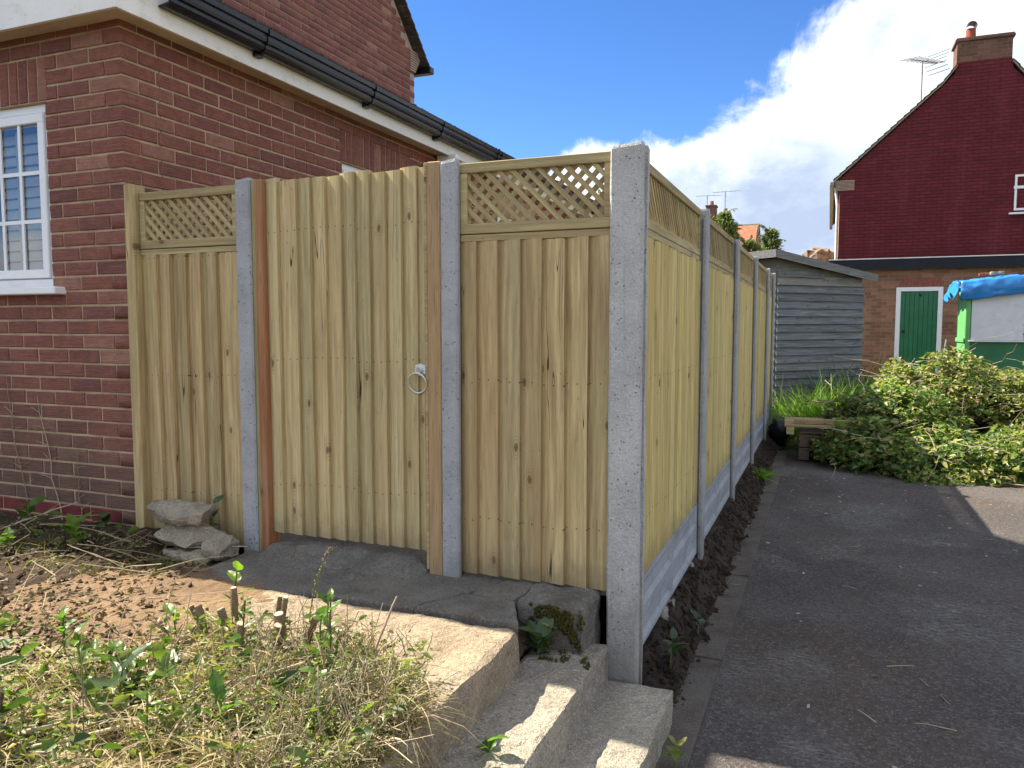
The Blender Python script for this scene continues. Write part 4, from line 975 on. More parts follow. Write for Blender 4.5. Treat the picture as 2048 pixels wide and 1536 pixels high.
# fallen sticks, each its own thing where large
sb = MB()
for k in range(150):
    q = scatter(1, WEEDY+[(-3.2,2.3,0.9,0.5,3.0),(-2.5,1.7,0.6,0.5,2.0),(-2.7,2.6,0.3,0.2,1.2)])[0]
    a = random.uniform(0,6.28); l = random.uniform(0.10,0.42); r = random.uniform(0.0012,0.0034)
    e = Vector((q[0]+math.cos(a)*l, q[1]+math.sin(a)*l*0.7, q[2]+random.uniform(0.005,0.11)))
    stick(sb, (q[0],q[1],q[2]+random.uniform(0.004,0.05)), e, r, 0.05)
stuff('fallen_twigs', sb, M['twig'], 'thin pale twigs lying over soil and grass', 'twigs')
STG = 'cut sticks lying in the near garden'
for lab, p, q, r in (('long pale stick slanting across the near dry grass', (-1.86,1.30,0.47),(-1.36,1.78,0.54),0.0075),
                     ('second pale stick alongside the long slanting one', (-1.80,1.27,0.46),(-1.30,1.66,0.52),0.006),
                     ('straight dry stick on the dark soil by brick wall', (-3.88,2.62,0.46),(-3.52,2.80,0.60),0.0055),
                     ('dark thorny stick leaning up beside the sunlit slab', (-1.28,1.98,0.44),(-1.22,2.06,0.66),0.005),
                     ('crooked brown branch lying behind the cut stump', (-2.05,1.86,0.46),(-1.55,2.10,0.50),0.006)):
    b = MB(); stick(b, p, q, r, 0.03, 8, 7)
    tag(link('stick', b, M['twig']), lab, 'stick', STG)
sb = MB()
for k in range(46):
    q = scatter(1, WEEDY)[0]; a = random.uniform(0,6.28); l = random.uniform(0.10,0.30); up_ = random.uniform(0.3,1.0)
    e = Vector((q[0]+math.cos(a)*l*(1-up_*0.7), q[1]+math.sin(a)*l*(1-up_*0.7), q[2]+l*up_))
    stick(sb, (q[0],q[1],q[2]-0.01), e, random.uniform(0.0016,0.0042), 0.07, 6, 5)
stuff('dead_shoots', sb, M['twig'], 'dead upright shoots and bramble ends sticking out of the grass', 'twigs')
tb = MB()
TANG = [(-1.45,1.95,0.35,0.16,2.0),(-1.25,1.70,0.25,0.25,2.0),(-1.70,1.72,0.45,0.22,1.2),(-1.12,1.52,0.12,0.3,1.4)]
for k in range(420):
    q = scatter(1, TANG)[0]; a = random.uniform(0,6.28); l = random.uniform(0.12,0.34); up_ = random.uniform(0.25,1.0)
    e = Vector((q[0]+math.cos(a)*l*0.8*(1-up_*0.8), q[1]+math.sin(a)*l*0.8*(1-up_*0.8), q[2]+l*up_*0.85))
    pts = stick(tb, (q[0],q[1],q[2]-0.01), e, random.uniform(0.0010,0.0026), 0.10, 6, 4)
    for j in range(random.randint(1,4)):
        p = pts[random.randint(1,4)]; f = p+Vector((random.uniform(-1,1),random.uniform(-1,1),random.uniform(-.2,1)))*random.uniform(0.02,0.07)
        stick(tb, p, f, 0.0009, 0.08, 3, 3)
stuff('stem_tangle', tb, M['twig'], 'tangle of thin dry grey brown stems beside the cut stump', 'twigs')
P = scatter(9000, [(-1.10,1.58,0.16,0.34,2.2),(-1.28,1.80,0.22,0.16,1.6),(-1.40,1.55,0.25,0.2,1.2)]); n = len(P); P[:,2] += rng.uniform(0,0.17,n)*np.array([0.6+max(0,noise.noise((p[0]*9,p[1]*9,2.0)))*1.2 for p in P])
stuff('grey_herb', bigmesh('grey_herb', leaves(P, rdir(n,-0.3,0.9), rdir(n), rng.uniform(0.008,0.022,n), rng.uniform(0.003,0.007,n)), LEAF_F, 6), mat('grey_herb', m_leaf([(0,(0.17,0.17,0.09)),(0.4,(0.26,0.25,0.15)),(0.7,(0.33,0.29,0.18)),(1,(0.17,0.20,0.07))],0.2,0.7)), 'grey green small leaved herb spilling over the slab edge', 'weeds')
for k, (x, y, h, lab) in enumerate(((-1.60,1.78,0.26,'tall leafy shoot in front of the cut stump'),(-1.33,1.86,0.28,'tall leafy shoot at the sunlit slab corner of the weeds'),(-1.22,1.62,0.22,'leafy shoot among grey herb near the slab edge'),(-1.95,1.55,0.20,'leafy shoot left of the near nettle'),(-1.52,1.36,0.2,'leafy shoot at the very bottom of the picture'),(-2.25,1.72,0.16,'leafy shoot at the edge of the bare soil'))):
    leafy_plant((x,y,0.43),h,9,0.05,lab,M['leaf'],0.8,'leafy_weed','weed',0.08,0.5,'broad leaved weeds',0.15)
# cut shrub: a ring of sawn stems
st = thing('cut_shrub', (-1.70,1.98,0.43), 'cluster of sawn off woody stems left from a shrub', 'shrub stump')
BK = mat('stem_bark', m_soil((0.16,0.115,0.065),(0.27,0.20,0.12),(0.40,0.32,0.21)))
stems = [(-0.16,-0.03,0.15,0.013,-0.05),(-0.11,0.03,0.20,0.012,-0.02),(-0.06,-0.02,0.13,0.015,-0.03),(-0.03,-0.08,0.115,0.017,0.0),(0.0,-0.075,0.095,0.012,0.01),(0.05,0.03,0.20,0.011,0.06),
         (0.11,0.0,0.16,0.020,0.02),(0.14,0.01,0.15,0.015,0.04),(0.075,-0.03,0.13,0.013,0.05),(0.12,-0.06,0.10,0.012,0.03),(-0.20,0.02,0.10,0.010,-0.06),(0.20,0.02,0.11,0.012,0.10),(0.02,0.05,0.16,0.010,0.0),(-0.09,-0.06,0.10,0.011,-0.05)]
for x, y, h, r, ln in stems:
    b = MB(); k = MB()
    h *= random.uniform(0.75,1.15); r *= random.uniform(0.75,1.05); ln += random.uniform(-.03,.03); p1 = Vector((x+ln*1.3, y+random.uniform(-.02,.02), h))
    q_ = [Vector((x,y,-0.04)).lerp(p1,k_/6)+Vector((random.uniform(-1,1),random.uniform(-1,1),0))*r*0.35*(0<k_<5) for k_ in range(7)]; b.tube(q_,[r*random.uniform(0.92,1.25) for k_ in range(6)]+[r*0.95],9)
    so = link('cut_stem', b, BK, st)
    dd = (p1-Vector((x+ln*0.5,y,h*0.5))).normalized()
    link('sawn_end', k.tube([p1-dd*0.001,p1+dd*0.0025],[r*0.93,r*0.88],9), M['cut'], so)
tag(link('sawn_log', MB().tube([(-1.80,1.12,0.42),(-1.87,1.19,0.50),(-1.93,1.27,0.575)],[0.034,0.032,0.029],12).mesh('sawn_log',True), M['bark']), 'thick sawn branch stub at the left picture edge', 'log')
# broad leaved weeds
LG = 'broad leaved weeds'
for loc, h, nl, L, lab, mm, wr, lb in (
    ((-1.84,2.06,0.43),0.25,5,0.085,'upright sapling with bright sunlit leaves beside the cut stump','leaf',0.55,0),
    ((-1.98,1.93,0.43),0.12,4,0.085,'pair of long green leaves left of the cut stump','leaf',0.42,0),
    ((-1.47,2.02,0.43),0.15,5,0.085,'bright three lobed leaves right of the cut stump','leaf',0.7,0.15),
    ((-1.42,1.98,0.43),0.25,8,0.060,'thin stemmed plant topped by pale green leaves','leaf',0.5,0),
    ((-1.40,1.50,0.43),0.12,4,0.13,'large yellow green dock leaf at the bottom of the picture','leaf',0.42,0.1),
    ((-1.78,1.52,0.43),0.13,6,0.10,'dark leafy nettle in the near dry grass','leaf_dark',0.5,0.12),
    ((-1.70,1.62,0.43),0.10,5,0.09,'green leafy weed left of the slanting stick','leaf',0.55,0.1),
    ((-1.95,1.68,0.43),0.10,5,0.085,'toothed green weed behind the near nettle','leaf',0.6,0.12),
    ((-2.05,1.35,0.42),0.08,5,0.08,'grey green weed at lower left picture corner','leaf_dark',0.55,0.1),
    ((-3.25,2.58,0.45),0.12,6,0.11,'sunlit broad leaf plant on dark soil below the window','leaf',0.5,0.0),
    ((-3.75,2.70,0.46),0.14,7,0.09,'leafy weed against the brick wall at the left edge','leaf',0.6,0.0),
    ((-3.55,2.45,0.45),0.06,5,0.07,'low bright weed on soil in front of the wall','leaf',0.6,0.0),
    ((-3.38,2.82,0.47),0.08,8,0.07,'dark ivy growing on the soil at the wall foot','leaf_dark',0.8,0.0),
    ((-2.70,2.87,0.50),0.16,6,0.06,'thin weed rising behind the rubble stones','leaf_dark',0.6,0.0),
    ((-0.97,2.66,0.25),0.10,7,0.10,'dark dock leaves growing from the corner of the steps','leaf_dark',0.55,0.0),
    ((-0.94,2.68,0.25),0.13,12,0.035,'small pale green weed on the mossy block front','weed',0.5,0.2),
    ((-0.88,1.98,0.25),0.06,3,0.07,'bright two leaf seedling between the steps','leaf',0.75,0.0),
    ((-0.58,3.22,0.08),0.10,9,0.075,'dark leafy weed on soil behind the lowest step','leaf_dark',0.6,0.1),
    ((-0.54,3.70,0.05),0.05,5,0.075,'small weed between soil and driveway near the second post','leaf_dark',0.6,0.1),
    ((-0.44,2.55,0.02),0.07,8,0.055,'little green weed beside the lowest step','weed',0.6,0.1)):
    leafy_plant(loc, h, nl, L, lab, M[mm], 0.8, 'leafy_weed', 'weed', lb, wr, LG)
fl = thing('flower_stalk', (-1.60,2.12,0.43), 'slender bent seed stalk rising in front of the gate', 'plant')
b = MB(); pts = [(0,0,0),(0.0,0.01,0.10),(0.03,0.0,0.20),(0.075,0.0,0.30),(0.10,0.0,0.335)]; b.tube(pts,[0.0028,0.0024,0.002,0.0016,0.001],6); link('stem', b, M['weed'], fl)
bb = MB()
for k in range(34):
    t = 0.25+0.75*k/34; i = min(3,int(t*4)); p = Vector(pts[i]).lerp(Vector(pts[i+1]), t*4-i); r = 0.0035
    q = p+Vector((random.uniform(-1,1),random.uniform(-1,1),random.uniform(0,1))).normalized()*0.008
    bb.add([(q.x-r,q.y,q.z),(q.x,q.y-r,q.z),(q.x+r,q.y,q.z),(q.x,q.y+r,q.z),(q.x,q.y,q.z+r*1.4),(q.x,q.y,q.z-r)],[(0,1,4),(1,2,4),(2,3,4),(3,0,4),(1,0,5),(2,1,5),(3,2,5),(0,3,5)])
link('seed_heads', bb, M['straw'], fl)
# rubble stones at the foot of the fence
RG = 'rubble stones by the fence'
def stone(x0,x1,y0,y1,z0,z1,sd,lab):
    rs = random.Random(sd); bm = bmesh.new()
    for k in range(26):
        v = Vector((rs.uniform(-1,1),rs.uniform(-1,1),rs.uniform(-1,1))); v = v/max(abs(v.x),abs(v.y),abs(v.z))
        v = v*rs.uniform(0.82,1.0); v.x *= 1-0.25*abs(v.z)*rs.random(); v.y *= 1-0.25*abs(v.z)*rs.random()
        bm.verts.new(((x0+x1)/2+v.x*(x1-x0)/2,(y0+y1)/2+v.y*(y1-y0)/2,(z0+z1)/2+v.z*(z1-z0)/2))
    r_ = bmesh.ops.convex_hull(bm, input=bm.verts[:])
    bmesh.ops.delete(bm, geom=list({g for g in r_['geom_interior']+r_['geom_unused'] if isinstance(g, bmesh.types.BMVert)}), context='VERTS')
    bmesh.ops.subdivide_edges(bm, edges=bm.edges[:], cuts=4, use_grid_fill=True)
    for v in bm.verts:
        v.co += Vector((noise.noise(v.co*16+Vector((sd,0,0))),noise.noise(v.co*16+Vector((0,sd,0))),noise.noise(v.co*16)))*0.017 + Vector((noise.noise(v.co*50),noise.noise(v.co*50+Vector((3,0,0))),noise.noise(v.co*50+Vector((0,7,0)))))*0.007
    me = bpy.data.meshes.new('rubble_stone'); bm.to_mesh(me); bm.free()
    tag(link('rubble_stone', me, M['rock']), lab, 'stone', RG)
stone(-2.98,-2.66,2.68,2.87,0.565,0.665,11,'flat topmost stone of the rubble pile at the fence')
stone(-2.90,-2.60,2.66,2.85,0.47,0.572,12,'wide middle slab of the rubble pile at the fence')
stone(-2.63,-2.50,2.68,2.84,0.42,0.535,13,'small rough stone at the right end of rubble pile')
stone(-2.86,-2.57,2.64,2.82,0.40,0.468,14,'bottom stone of the rubble pile, half in grass')
# dead creeper stems on the wall
DG = 'dead creeper stems on the brick wall'
for lab, x, z1, dx in (('leafless creeper stem on bricks at far left below window',-4.02,1.22,-0.14),('longer bare creeper stem right of the first one',-3.76,1.12,-0.16),('short bare creeper stem low on the brick wall',-3.62,0.86,-0.02)):
    b = MB(); y = CY-0.008; p = Vector((x,y,0.44)); main = []
    for k in range(9):
        t = k/8; main.append((x+dx*t+random.uniform(-.012,.012), y-random.uniform(0,0.006), 0.42+(z1-0.42)*t))
    b.tube(main,[0.0035*(1-0.6*k/8) for k in range(9)],5)
    for k in range(2,8):
        for s in (-1,1):
            if random.random() < 0.8:
                q = Vector(main[k]); e = q+Vector((s*random.uniform(0.03,0.09),-0.004,random.uniform(0.01,0.05))); b.tube([q,q.lerp(e,0.5)+Vector((0,-0.004,0.006)),e],[0.0018,0.0014,0.0008],4)
    tag(link('creeper_stem', b, M['twig']), lab, 'creeper', DG)

# ------------------------------------------------------------------ driveway litter and soil strip crumbs
P = np.stack([rng.uniform(-0.45,2.6,420), rng.uniform(1.6,8.8,420), np.full(420,0.003)],1)
keep = rng.random(420) < np.where(P[:,1] > 6.5, 0.9, 0.22); P = P[keep]; n = len(P)
stuff('fallen_leaves', bigmesh('fallen_leaves', leaves(P, rdir(n,-0.02,0.12), rdir(n,0.8,1.0), rng.uniform(0.012,0.042,n), rng.uniform(0.006,0.022,n), 0.12, 0.0), LEAF_F, 6), mat('pale_fallen_leaf', m_leaf([(0,(0.30,0.30,0.22)),(0.5,(0.42,0.42,0.34)),(1,(0.22,0.17,0.09))],0.1)), 'pale fallen leaves dotted over the driveway', 'leaves')
sb = MB()
for k in range(60):
    x, y = random.uniform(-0.45,1.8), random.uniform(2.0,8.5); a = random.uniform(0,6.28); l = random.uniform(0.03,0.16)
    stick(sb, (x,y,0.004), (x+math.cos(a)*l,y+math.sin(a)*l,0.005), random.uniform(0.0012,0.0028), 0.06, 4, 4)
stuff('driveway_twigs', sb, M['twig'], 'short twigs scattered across the driveway', 'twigs')
cl = []
for k in range(2600):
    x, y = random.uniform(-0.67,-0.49), random.uniform(2.85,11.2); r = random.uniform(0.004,0.017)
    if x > -0.54 and random.random() < 0.4: r *= 0.6
    cl.append(np.array([x,y,h_strip(x,y)+r*0.3])+r*(np.array([[-1,-1,-.4],[1,-1,-.5],[0.1,1,-.4],[0,0,1]])+rng.uniform(-.5,.5,(4,3))))
stuff('soil_crumbs', bigmesh('soil_crumbs', np.array(cl), [(0,2,1),(0,1,3),(1,2,3),(2,0,3)], 4), M['soil'], 'dark crumbly soil along the foot of the driveway fence', 'soil')
tu = thing('fern_tuft', (-0.56,7.72,0.04), 'bright green fern tuft on soil beside the fourth post', 'plant')
n = 150; P = np.zeros((n,3)); P[:,0] = rng.normal(0,0.03,n); P[:,1] = rng.normal(0,0.04,n)
link('fronds', bigmesh('fronds', blades(P, rdir(n,0.35,1.0), rng.uniform(0.12,0.26,n), rng.uniform(0.008,0.018,n), rng.uniform(0.3,0.8,n)), BLADE_F, 8), M['grass'], tu)

# ------------------------------------------------------------------ bramble heap, bushes, tall grass
def heap(name, blobs, n_leaf, n_dry, n_stem, label, ls=(0.038,0.088), seed=1, cat='bush', base=-0.05):
    B = np.array(blobs, float)
    vol = B[:,3]*B[:,4]*np.maximum(B[:,5],0.2); pr = vol/vol.sum()
    def pts(n, inner):
        i = rng.choice(len(B), n, p=pr); dd = rdir(n,-0.15,1.0); r = rng.uniform(inner,1.08,n)**0.6
        lump = np.array([1+0.22*noise.noise((float(a)*2.3+seed, float(b_)*2.3, float(c)*2.3+float(k))) for a,b_,c,k in zip(dd[:,0],dd[:,1],dd[:,2],i)])
        Pp = B[i,:3]+dd*B[i,3:6]*(r*lump)[:,None]; return Pp, dd
    o = thing(name, tuple(B[0,:2])+(0,), label, cat); org = np.array([B[0,0],B[0,1],0])
    for nn, m, nm_ in ((n_leaf,'bramble','leaves'),(n_dry,'bramble_dry','withered_leaves')):
        if not nn: continue
        Pp, dd = pts(int(nn*1.5), 0.55); kp = np.array([noise.noise((p[0]*3.4,p[1]*3.4,p[2]*3.4+seed))+0.5*noise.noise((p[0]*8,p[1]*8,p[2]*8)) > (-0.10 if p[2] > 0.3 else -0.45) for p in Pp]); Pp = Pp[kp]; dd = dd[kp]; nn = len(Pp); Pp[:,2] = np.maximum(Pp[:,2], base+0.02+rng.uniform(0,0.05,nn))
        nrm = unit(dd*0.8+rdir(nn)*0.9+np.array([0,0,0.5]))
        q = link(nm_, bigmesh(nm_, leaves(Pp-org, rdir(nn,-0.7,0.6), nrm, rng.uniform(*ls,nn), rng.uniform(ls[0]*0.55,ls[1]*0.6,nn)), LEAF_F, 6), M[m], o); q['kind'] = 'stuff'
    b = MB(); Pp, dd = pts(n_stem, 0.8)
    for k in range(n_stem):
        p = Vector(Pp[k]-org); p.z = max(p.z, 0.03); a = random.uniform(0,6.28); l = random.uniform(0.25,0.8)
        e = p+Vector((math.cos(a)*l, math.sin(a)*l, random.uniform(-0.25,0.30))); e.z = max(e.z, 0.02)
        stick(b, p, e, random.uniform(0.0025,0.006), 0.12, 6, 4)
    q = link('stems', b, M['twig'], o); q['kind'] = 'stuff'
    # dark solid core: depth shade put into its colour, and it hides the ground
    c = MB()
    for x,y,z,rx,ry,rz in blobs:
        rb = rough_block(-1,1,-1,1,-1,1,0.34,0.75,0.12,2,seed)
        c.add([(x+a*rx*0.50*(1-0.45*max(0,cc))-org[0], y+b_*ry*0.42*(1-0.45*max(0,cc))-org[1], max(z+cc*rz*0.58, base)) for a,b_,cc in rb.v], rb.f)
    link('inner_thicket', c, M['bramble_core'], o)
    return o
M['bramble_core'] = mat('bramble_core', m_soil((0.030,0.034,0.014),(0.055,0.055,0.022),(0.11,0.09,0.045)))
heap('bramble_heap', [(1.05,9.0,0.0,0.75,0.75,0.42),(0.45,9.15,0.10,0.55,0.65,0.42),(1.75,9.0,0.05,0.75,0.70,0.40),(0.75,9.75,0.1,0.75,0.7,0.72),(0.30,9.85,0.1,0.42,0.5,0.62)],
     15000, 2600, 130, 'heap of cut brambles spilling onto the driveway end', seed=2)
heap('bramble_bush', [(1.30,10.6,0.2,0.85,0.7,0.90),(1.95,10.7,0.2,0.9,0.8,0.80),(0.85,10.4,0.1,0.55,0.6,0.88),(2.45,10.0,0.1,0.7,0.7,0.70)],
     13000, 12000, 170, 'sunlit tangle of withered brambles in front of green door', seed=5)
heap('leafy_bush', [(2.95,10.2,0.2,0.75,0.8,0.90),(3.5,10.6,0.3,0.9,0.9,1.15),(2.75,9.3,0.1,0.6,0.55,0.55)],
     16000, 3000, 60, 'bright leafy bush at right below the stall', seed=8)
def tuft(name, loc, n, L, wd, label, m, sp):
    o = thing(name, loc, label, 'grass'); P = np.zeros((n,3)); P[:,0] = rng.normal(0,sp,n); P[:,1] = rng.normal(0,sp,n)
    q = link('blades', bigmesh('blades', blades(P, rdir(n,0.72,1.0), rng.uniform(L*0.5,L,n), rng.uniform(wd*0.6,wd*1.3,n), rng.uniform(0.15,0.7,n)), BLADE_F, 8), M[m], o); q['kind'] = 'stuff'
    return o
tuft('tall_grass', (0.02,10.75,0.05), 1500, 1.15, 0.013, 'bright sunlit tall grass left of the bramble tangle', 'grass', 0.28)
tuft('tall_grass', (0.62,12.9,0.1), 1600, 1.35, 0.013, 'dark green tall grass below the brick wall by shed', 'leaf_dark', 0.40)
leafy_plant((-0.28,10.9,0.0),0.42,12,0.22,'bright dock plant by the far end of the fence',M['grass'],0.8,'dock_plant','plant',0.05,0.4)
leafy_plant((-0.10,10.6,0.0),0.55,14,0.20,'second dock plant in front of the tall grass',M['grass'],0.8,'dock_plant','plant',0.05,0.4)

# ------------------------------------------------------------------ pallets at the end of the drive
pg = thing('wooden_pallet', (-0.42,9.02,0.30), 'pale new pallet lying on top of the old ones', 'pallet', 'stacked pallets', rz=0.05)
for k in range(5): link('plank', MB().box(0,1.05,k*0.17,k*0.17+0.11,0.085,0.107,0.003), M['pallet'], pg)
for k in range(3): link('bearer', MB().box(0.02+k*0.46,0.10+k*0.46,0.002,0.79,0.0,0.084,0.003), M['pallet'], pg)
link('loose_batten', MB().box(0.10,1.0,0.10,0.16,0.109,0.165,0.004), M['pallet'], pg)
for lev in range(2):
    q = thing('wooden_pallet', (-0.27,9.10,0.015+0.142*lev), ('dark old pallet flat on the ground','dark old pallet under the pale one')[lev], 'pallet', 'stacked pallets', rz=-0.03+0.05*lev)
    for k in range(4): link('plank', MB().box(0,0.95,k*0.2,k*0.2+0.12,0.112,0.132,0.003), M['pallet_old'], q)
    for k in range(3): link('block', MB().box(0.0+k*0.42,0.11+k*0.42,0.002,0.70,0.0,0.111,0.003), M['pallet_old'], q)
tag(link('rubble_sack', rough_block(-0.62,-0.40,10.0,10.5,0.02,0.34,0.05,0.09,0.05,5,6).mesh('rubble_sack',True), M['black']), 'black plastic sack in the shade behind the pallets', 'sack')  # near-black rounded lump set behind the pallets

# ------------------------------------------------------------------ weathered shed, turned to the fence
ang = math.atan2(0.755,0.656)
sh = thing('garden_shed', (-0.759,12.82,0.0), 'weathered grey overlap board shed at the end of the fence', 'shed', rz=ang)
SL, SD = 1.93, 1.7; top = lambda x: 2.53-0.14*x
link('body', MB().add([(0,0.02,-0.05),(SL,0.02,-0.05),(SL,SD,-0.05),(0,SD,-0.05),(0,0.02,top(0)),(SL,0.02,top(SL)),(SL,SD,top(SL)),(0,SD,top(0))],[(0,3,2,1),(4,5,6,7),(0,1,5,4),(1,2,6,5),(2,3,7,6),(3,0,4,7)]), M['shed'], sh)
z = 0.05; k = 0
while z < 2.52:
    h = 0.145; xr = SL if z+h < top(SL) else max(0.0,(2.53-(z+h))/0.14)
    if xr > 0.15:
        j = random.uniform(-.004,.004)
        link('lap_board', MB().add([(-0.015,-0.044,z),(xr,-0.044+j,z),(xr,-0.008,z+h),(-0.015,-0.008,z+h),(-0.015,0.012,z),(xr,0.012,z),(xr,0.012,z+h),(-0.015,0.012,z+h)],[(0,1,2,3),(7,6,5,4),(0,4,5,1),(1,5,6,2),(2,6,7,3),(3,7,4,0)]), M['shed'], sh)
        link('lap_board', MB().add([(-0.044,SD,z),(-0.044,0.0,z),(-0.006,0.0,z+h),(-0.006,SD,z+h),(0.012,SD,z),(0.012,0.0,z),(0.012,0.0,z+h),(0.012,SD,z+h)],[(0,1,2,3),(7,6,5,4),(0,4,5,1),(1,5,6,2),(2,6,7,3),(3,7,4,0)]), M['shed'], sh)
    z += 0.122; k += 1
def slope_box(x0,x1,y0,y1,d0,d1):
    return MB().add([(x0,y0,top(x0)+d0),(x1,y0,top(x1)+d0),(x1,y1,top(x1)+d0),(x0,y1,top(x0)+d0),(x0,y0,top(x0)+d1),(x1,y0,top(x1)+d1),(x1,y1,top(x1)+d1),(x0,y1,top(x0)+d1)],[(0,3,2,1),(4,5,6,7),(0,1,5,4),(1,2,6,5),(2,3,7,6),(3,0,4,7)])
link('roof', slope_box(-0.16,SL+0.14,-0.13,SD+0.1,0.03,0.07), M['felt'], sh)
link('fascia_board', slope_box(-0.18,SL+0.17,-0.155,-0.132,-0.03,0.09), M['shed'], sh)
link('fascia_board', slope_box(-0.20,-0.182,-0.155,SD+0.1,-0.03,0.09), M['shed'], sh)

# ------------------------------------------------------------------ red painted house with flat roofed lean-to
RY = 20.0
rh = thing('red_house', (0.15,RY,0.0), 'dark red painted gable house with brick chimney at right', 'house')
O = Vector((0.15,RY,0.0))
def rp(name, b, m, parent=None):
    if isinstance(b, MB): b.v = [tuple(Vector(p)-O) for p in b.v]
    return link(name, b, m, parent or rh)
gp = [(0.15,2.6),(5.82,2.6),(5.82,4.85),(3.80,6.72),(3.52,7.02),(3.49,7.24),(2.44,7.24),(2.42,7.02),(2.18,6.76),(0.15,4.88)]
n = len(gp); b = MB()
b.add([(x,RY,z) for x,z in gp]+[(x,RY+0.24,z) for x,z in gp], [tuple(range(n)), tuple(reversed(range(n,2*n)))]+[(i,n+i,n+(i+1)%n,(i+1)%n) for i in range(n)])
rp('gable_wall', b, M['redpaint'])
rp('side_wall', MB().box(0.155,0.40,RY+0.241,RY+9,0,4.88), M['palebrick']); rp('side_wall', MB().box(5.5,5.81,RY+0.241,RY+9,0,4.85), M['palebrick'])
for sg in (-1,1):
    pr = [(0.0,4.86),(2.20,6.87),(2.46,7.22)] if sg < 0 else [(5.97,4.80),(3.78,6.84),(3.50,7.20)]
    b = MB(); v = MB()
    N_ = 18
    for (xa,za),(xb,zb) in zip(pr[:-1],pr[1:]):
        nn = max(2,int(N_*math.hypot(xb-xa,zb-za)/3))
        for k in range(nn):
            t0, t1 = k/nn, min(1,(k+1.2)/nn); x0_, z0_, x1_, z1_ = xa+(xb-xa)*t0, za+(zb-za)*t0, xa+(xb-xa)*t1, za+(zb-za)*t1
            b.add([(x0_,RY-0.07,z0_+0.03),(x0_,RY+9,z0_+0.03),(x1_,RY+9,z1_),(x1_,RY-0.07,z1_),(x0_,RY-0.07,z0_),(x0_,RY+9,z0_),(x1_,RY+9,z1_-0.03),(x1_,RY-0.07,z1_-0.03)],[(0,1,2,3),(7,6,5,4),(0,4,5,1),(1,5,6,2),(2,6,7,3),(3,7,4,0)])
        v.add([(xa,RY-0.055,za-0.055),(xb,RY-0.055,zb-0.055),(xb,RY-0.055,zb-0.012),(xa,RY-0.055,za-0.012),(xa,RY,za-0.055),(xb,RY,zb-0.055),(xb,RY,zb-0.012),(xa,RY,za-0.012)],[(0,1,2,3),(7,6,5,4),(0,4,5,1),(1,5,6,2),(2,6,7,3),(3,7,4,0)])
    # upper roof behind the chimney
    x0_, z0_ = pr[-1]; b.add([(x0_,RY+0.6,z0_),(x0_,RY+9,z0_),(2.98,RY+9,7.62),(2.98,RY+0.6,7.62)],[(0,1,2,3)])
    rp('roof', b, M['tile']); rp('verge', v, M['mortar_pale'])
cst = MB().box(2.44,3.49,RY-0.002,RY+0.60,7.242,7.68).box(2.40,3.53,RY-0.04,RY+0.64,7.681,7.73).box(2.42,3.51,RY-0.02,RY+0.62,7.731,7.76)
ch = rp('chimney', cst, M['stackbrick'])
pot = MB().tube([(2.73,RY+0.3,7.75),(2.73,RY+0.3,8.02)],[0.105,0.095],16); rp('chimney_pot', pot, M['terracotta'], ch)
cow = MB(); 
for k in range(12):
    a0, a1 = math.pi*k/12, math.pi*(k+1)/12
    cow.add([(2.73+0.105*math.cos(a),RY+0.3+y,8.04+0.105*math.sin(a)) for a in (a0,a1) for y in (-0.16,0.16)],[(0,1,3,2)])
rp('cowl', cow, M['black'], ch)
rp('chimney_cap', MB().tube([(3.22,RY+0.3,7.75),(3.22,RY+0.3,7.80),(3.22,RY+0.3,7.83)],[0.15,0.13,0.04],14), M['black'], ch)
cb = MB()
for k in range(8): cb.box(0.02+0.012*(8-k)*0.6,0.46,RY-0.012,RY-0.001,4.62+k*0.03,4.62+k*0.03+0.019)
rp('corbel', cb, M['mortar_pale'])
rp('gutter', MB().box(-0.07,0.02,RY-0.08,RY+9,4.74,4.83,0.01), M['metalgrey']); rp('downpipe', MB().tube([(0.06,RY+0.3,4.75),(0.11,RY+0.25,4.3),(0.11,RY+0.25,2.9)],0.035,8), M['upvc'])
window(rh, Vector((3.60,RY-0.012,3.93))-O, 0, 1.15, 0.86, 1, 1, 1, blind=False, sill=True)
wr_ = rp('transom', MB().box(3.63,4.72,RY-0.02,RY+0.01,4.44,4.50), M['upvc'])
# ground floor lean-to
LY = 19.6
for a, b_, z0, z1 in ((0.10,1.385,0,2.95),(2.317,6.2,0,2.95),(1.385,2.317,2.34,2.95)): rp('wall', MB().box(a,b_,LY,LY+0.22,z0-0.05,z1), M['farbrick'])
rp('side_wall', MB().box(0.10,0.32,LY+0.221,RY-0.001,-0.05,2.95), M['farbrick'])
rp('flat_roof', MB().box(-0.02,6.3,LY-0.13,RY-0.003,2.95,2.985), M['felt'])
rp('fascia', MB().box(-0.03,6.3,LY-0.152,LY-0.131,2.735,2.97), mat('black_board', m_plain((0.010,0.014,0.022),0.6,0.2,4,0.1))); rp('drip_edge', MB().box(-0.04,6.3,LY-0.162,LY-0.13,2.972,2.993), M['fascia'])
sb_ = MB()
for k in range(11): sb_.box(1.44+k*0.077,1.44+k*0.077+0.066,LY-0.006,LY+0.01,2.35,2.55)
rp('soldier_course', sb_, mat('soldier_red', m_plain((0.28,0.10,0.075),0.85,0.3,20,0.5)))
dr = bpy.data.objects.new('door', None); col.objects.link(dr); dr.parent = rh; dr.location = Vector((1.385,LY,0))-O; dr['label'] = 'green boarded door in white frame'
link('door_frame', MB().box(0,0.095,-0.02,0.10,0,2.34,0.004).box(0.837,0.932,-0.02,0.10,0,2.34,0.004).box(0.0955,0.8365,-0.019,0.10,2.25,2.34,0.004), M['upvc'], dr)
for k in range(8): link('door_board', MB().box(0.098+k*0.0922,0.098+k*0.0922+0.088,0.012,0.045,0.02,2.245,0.004), M['greenpaint'], dr)
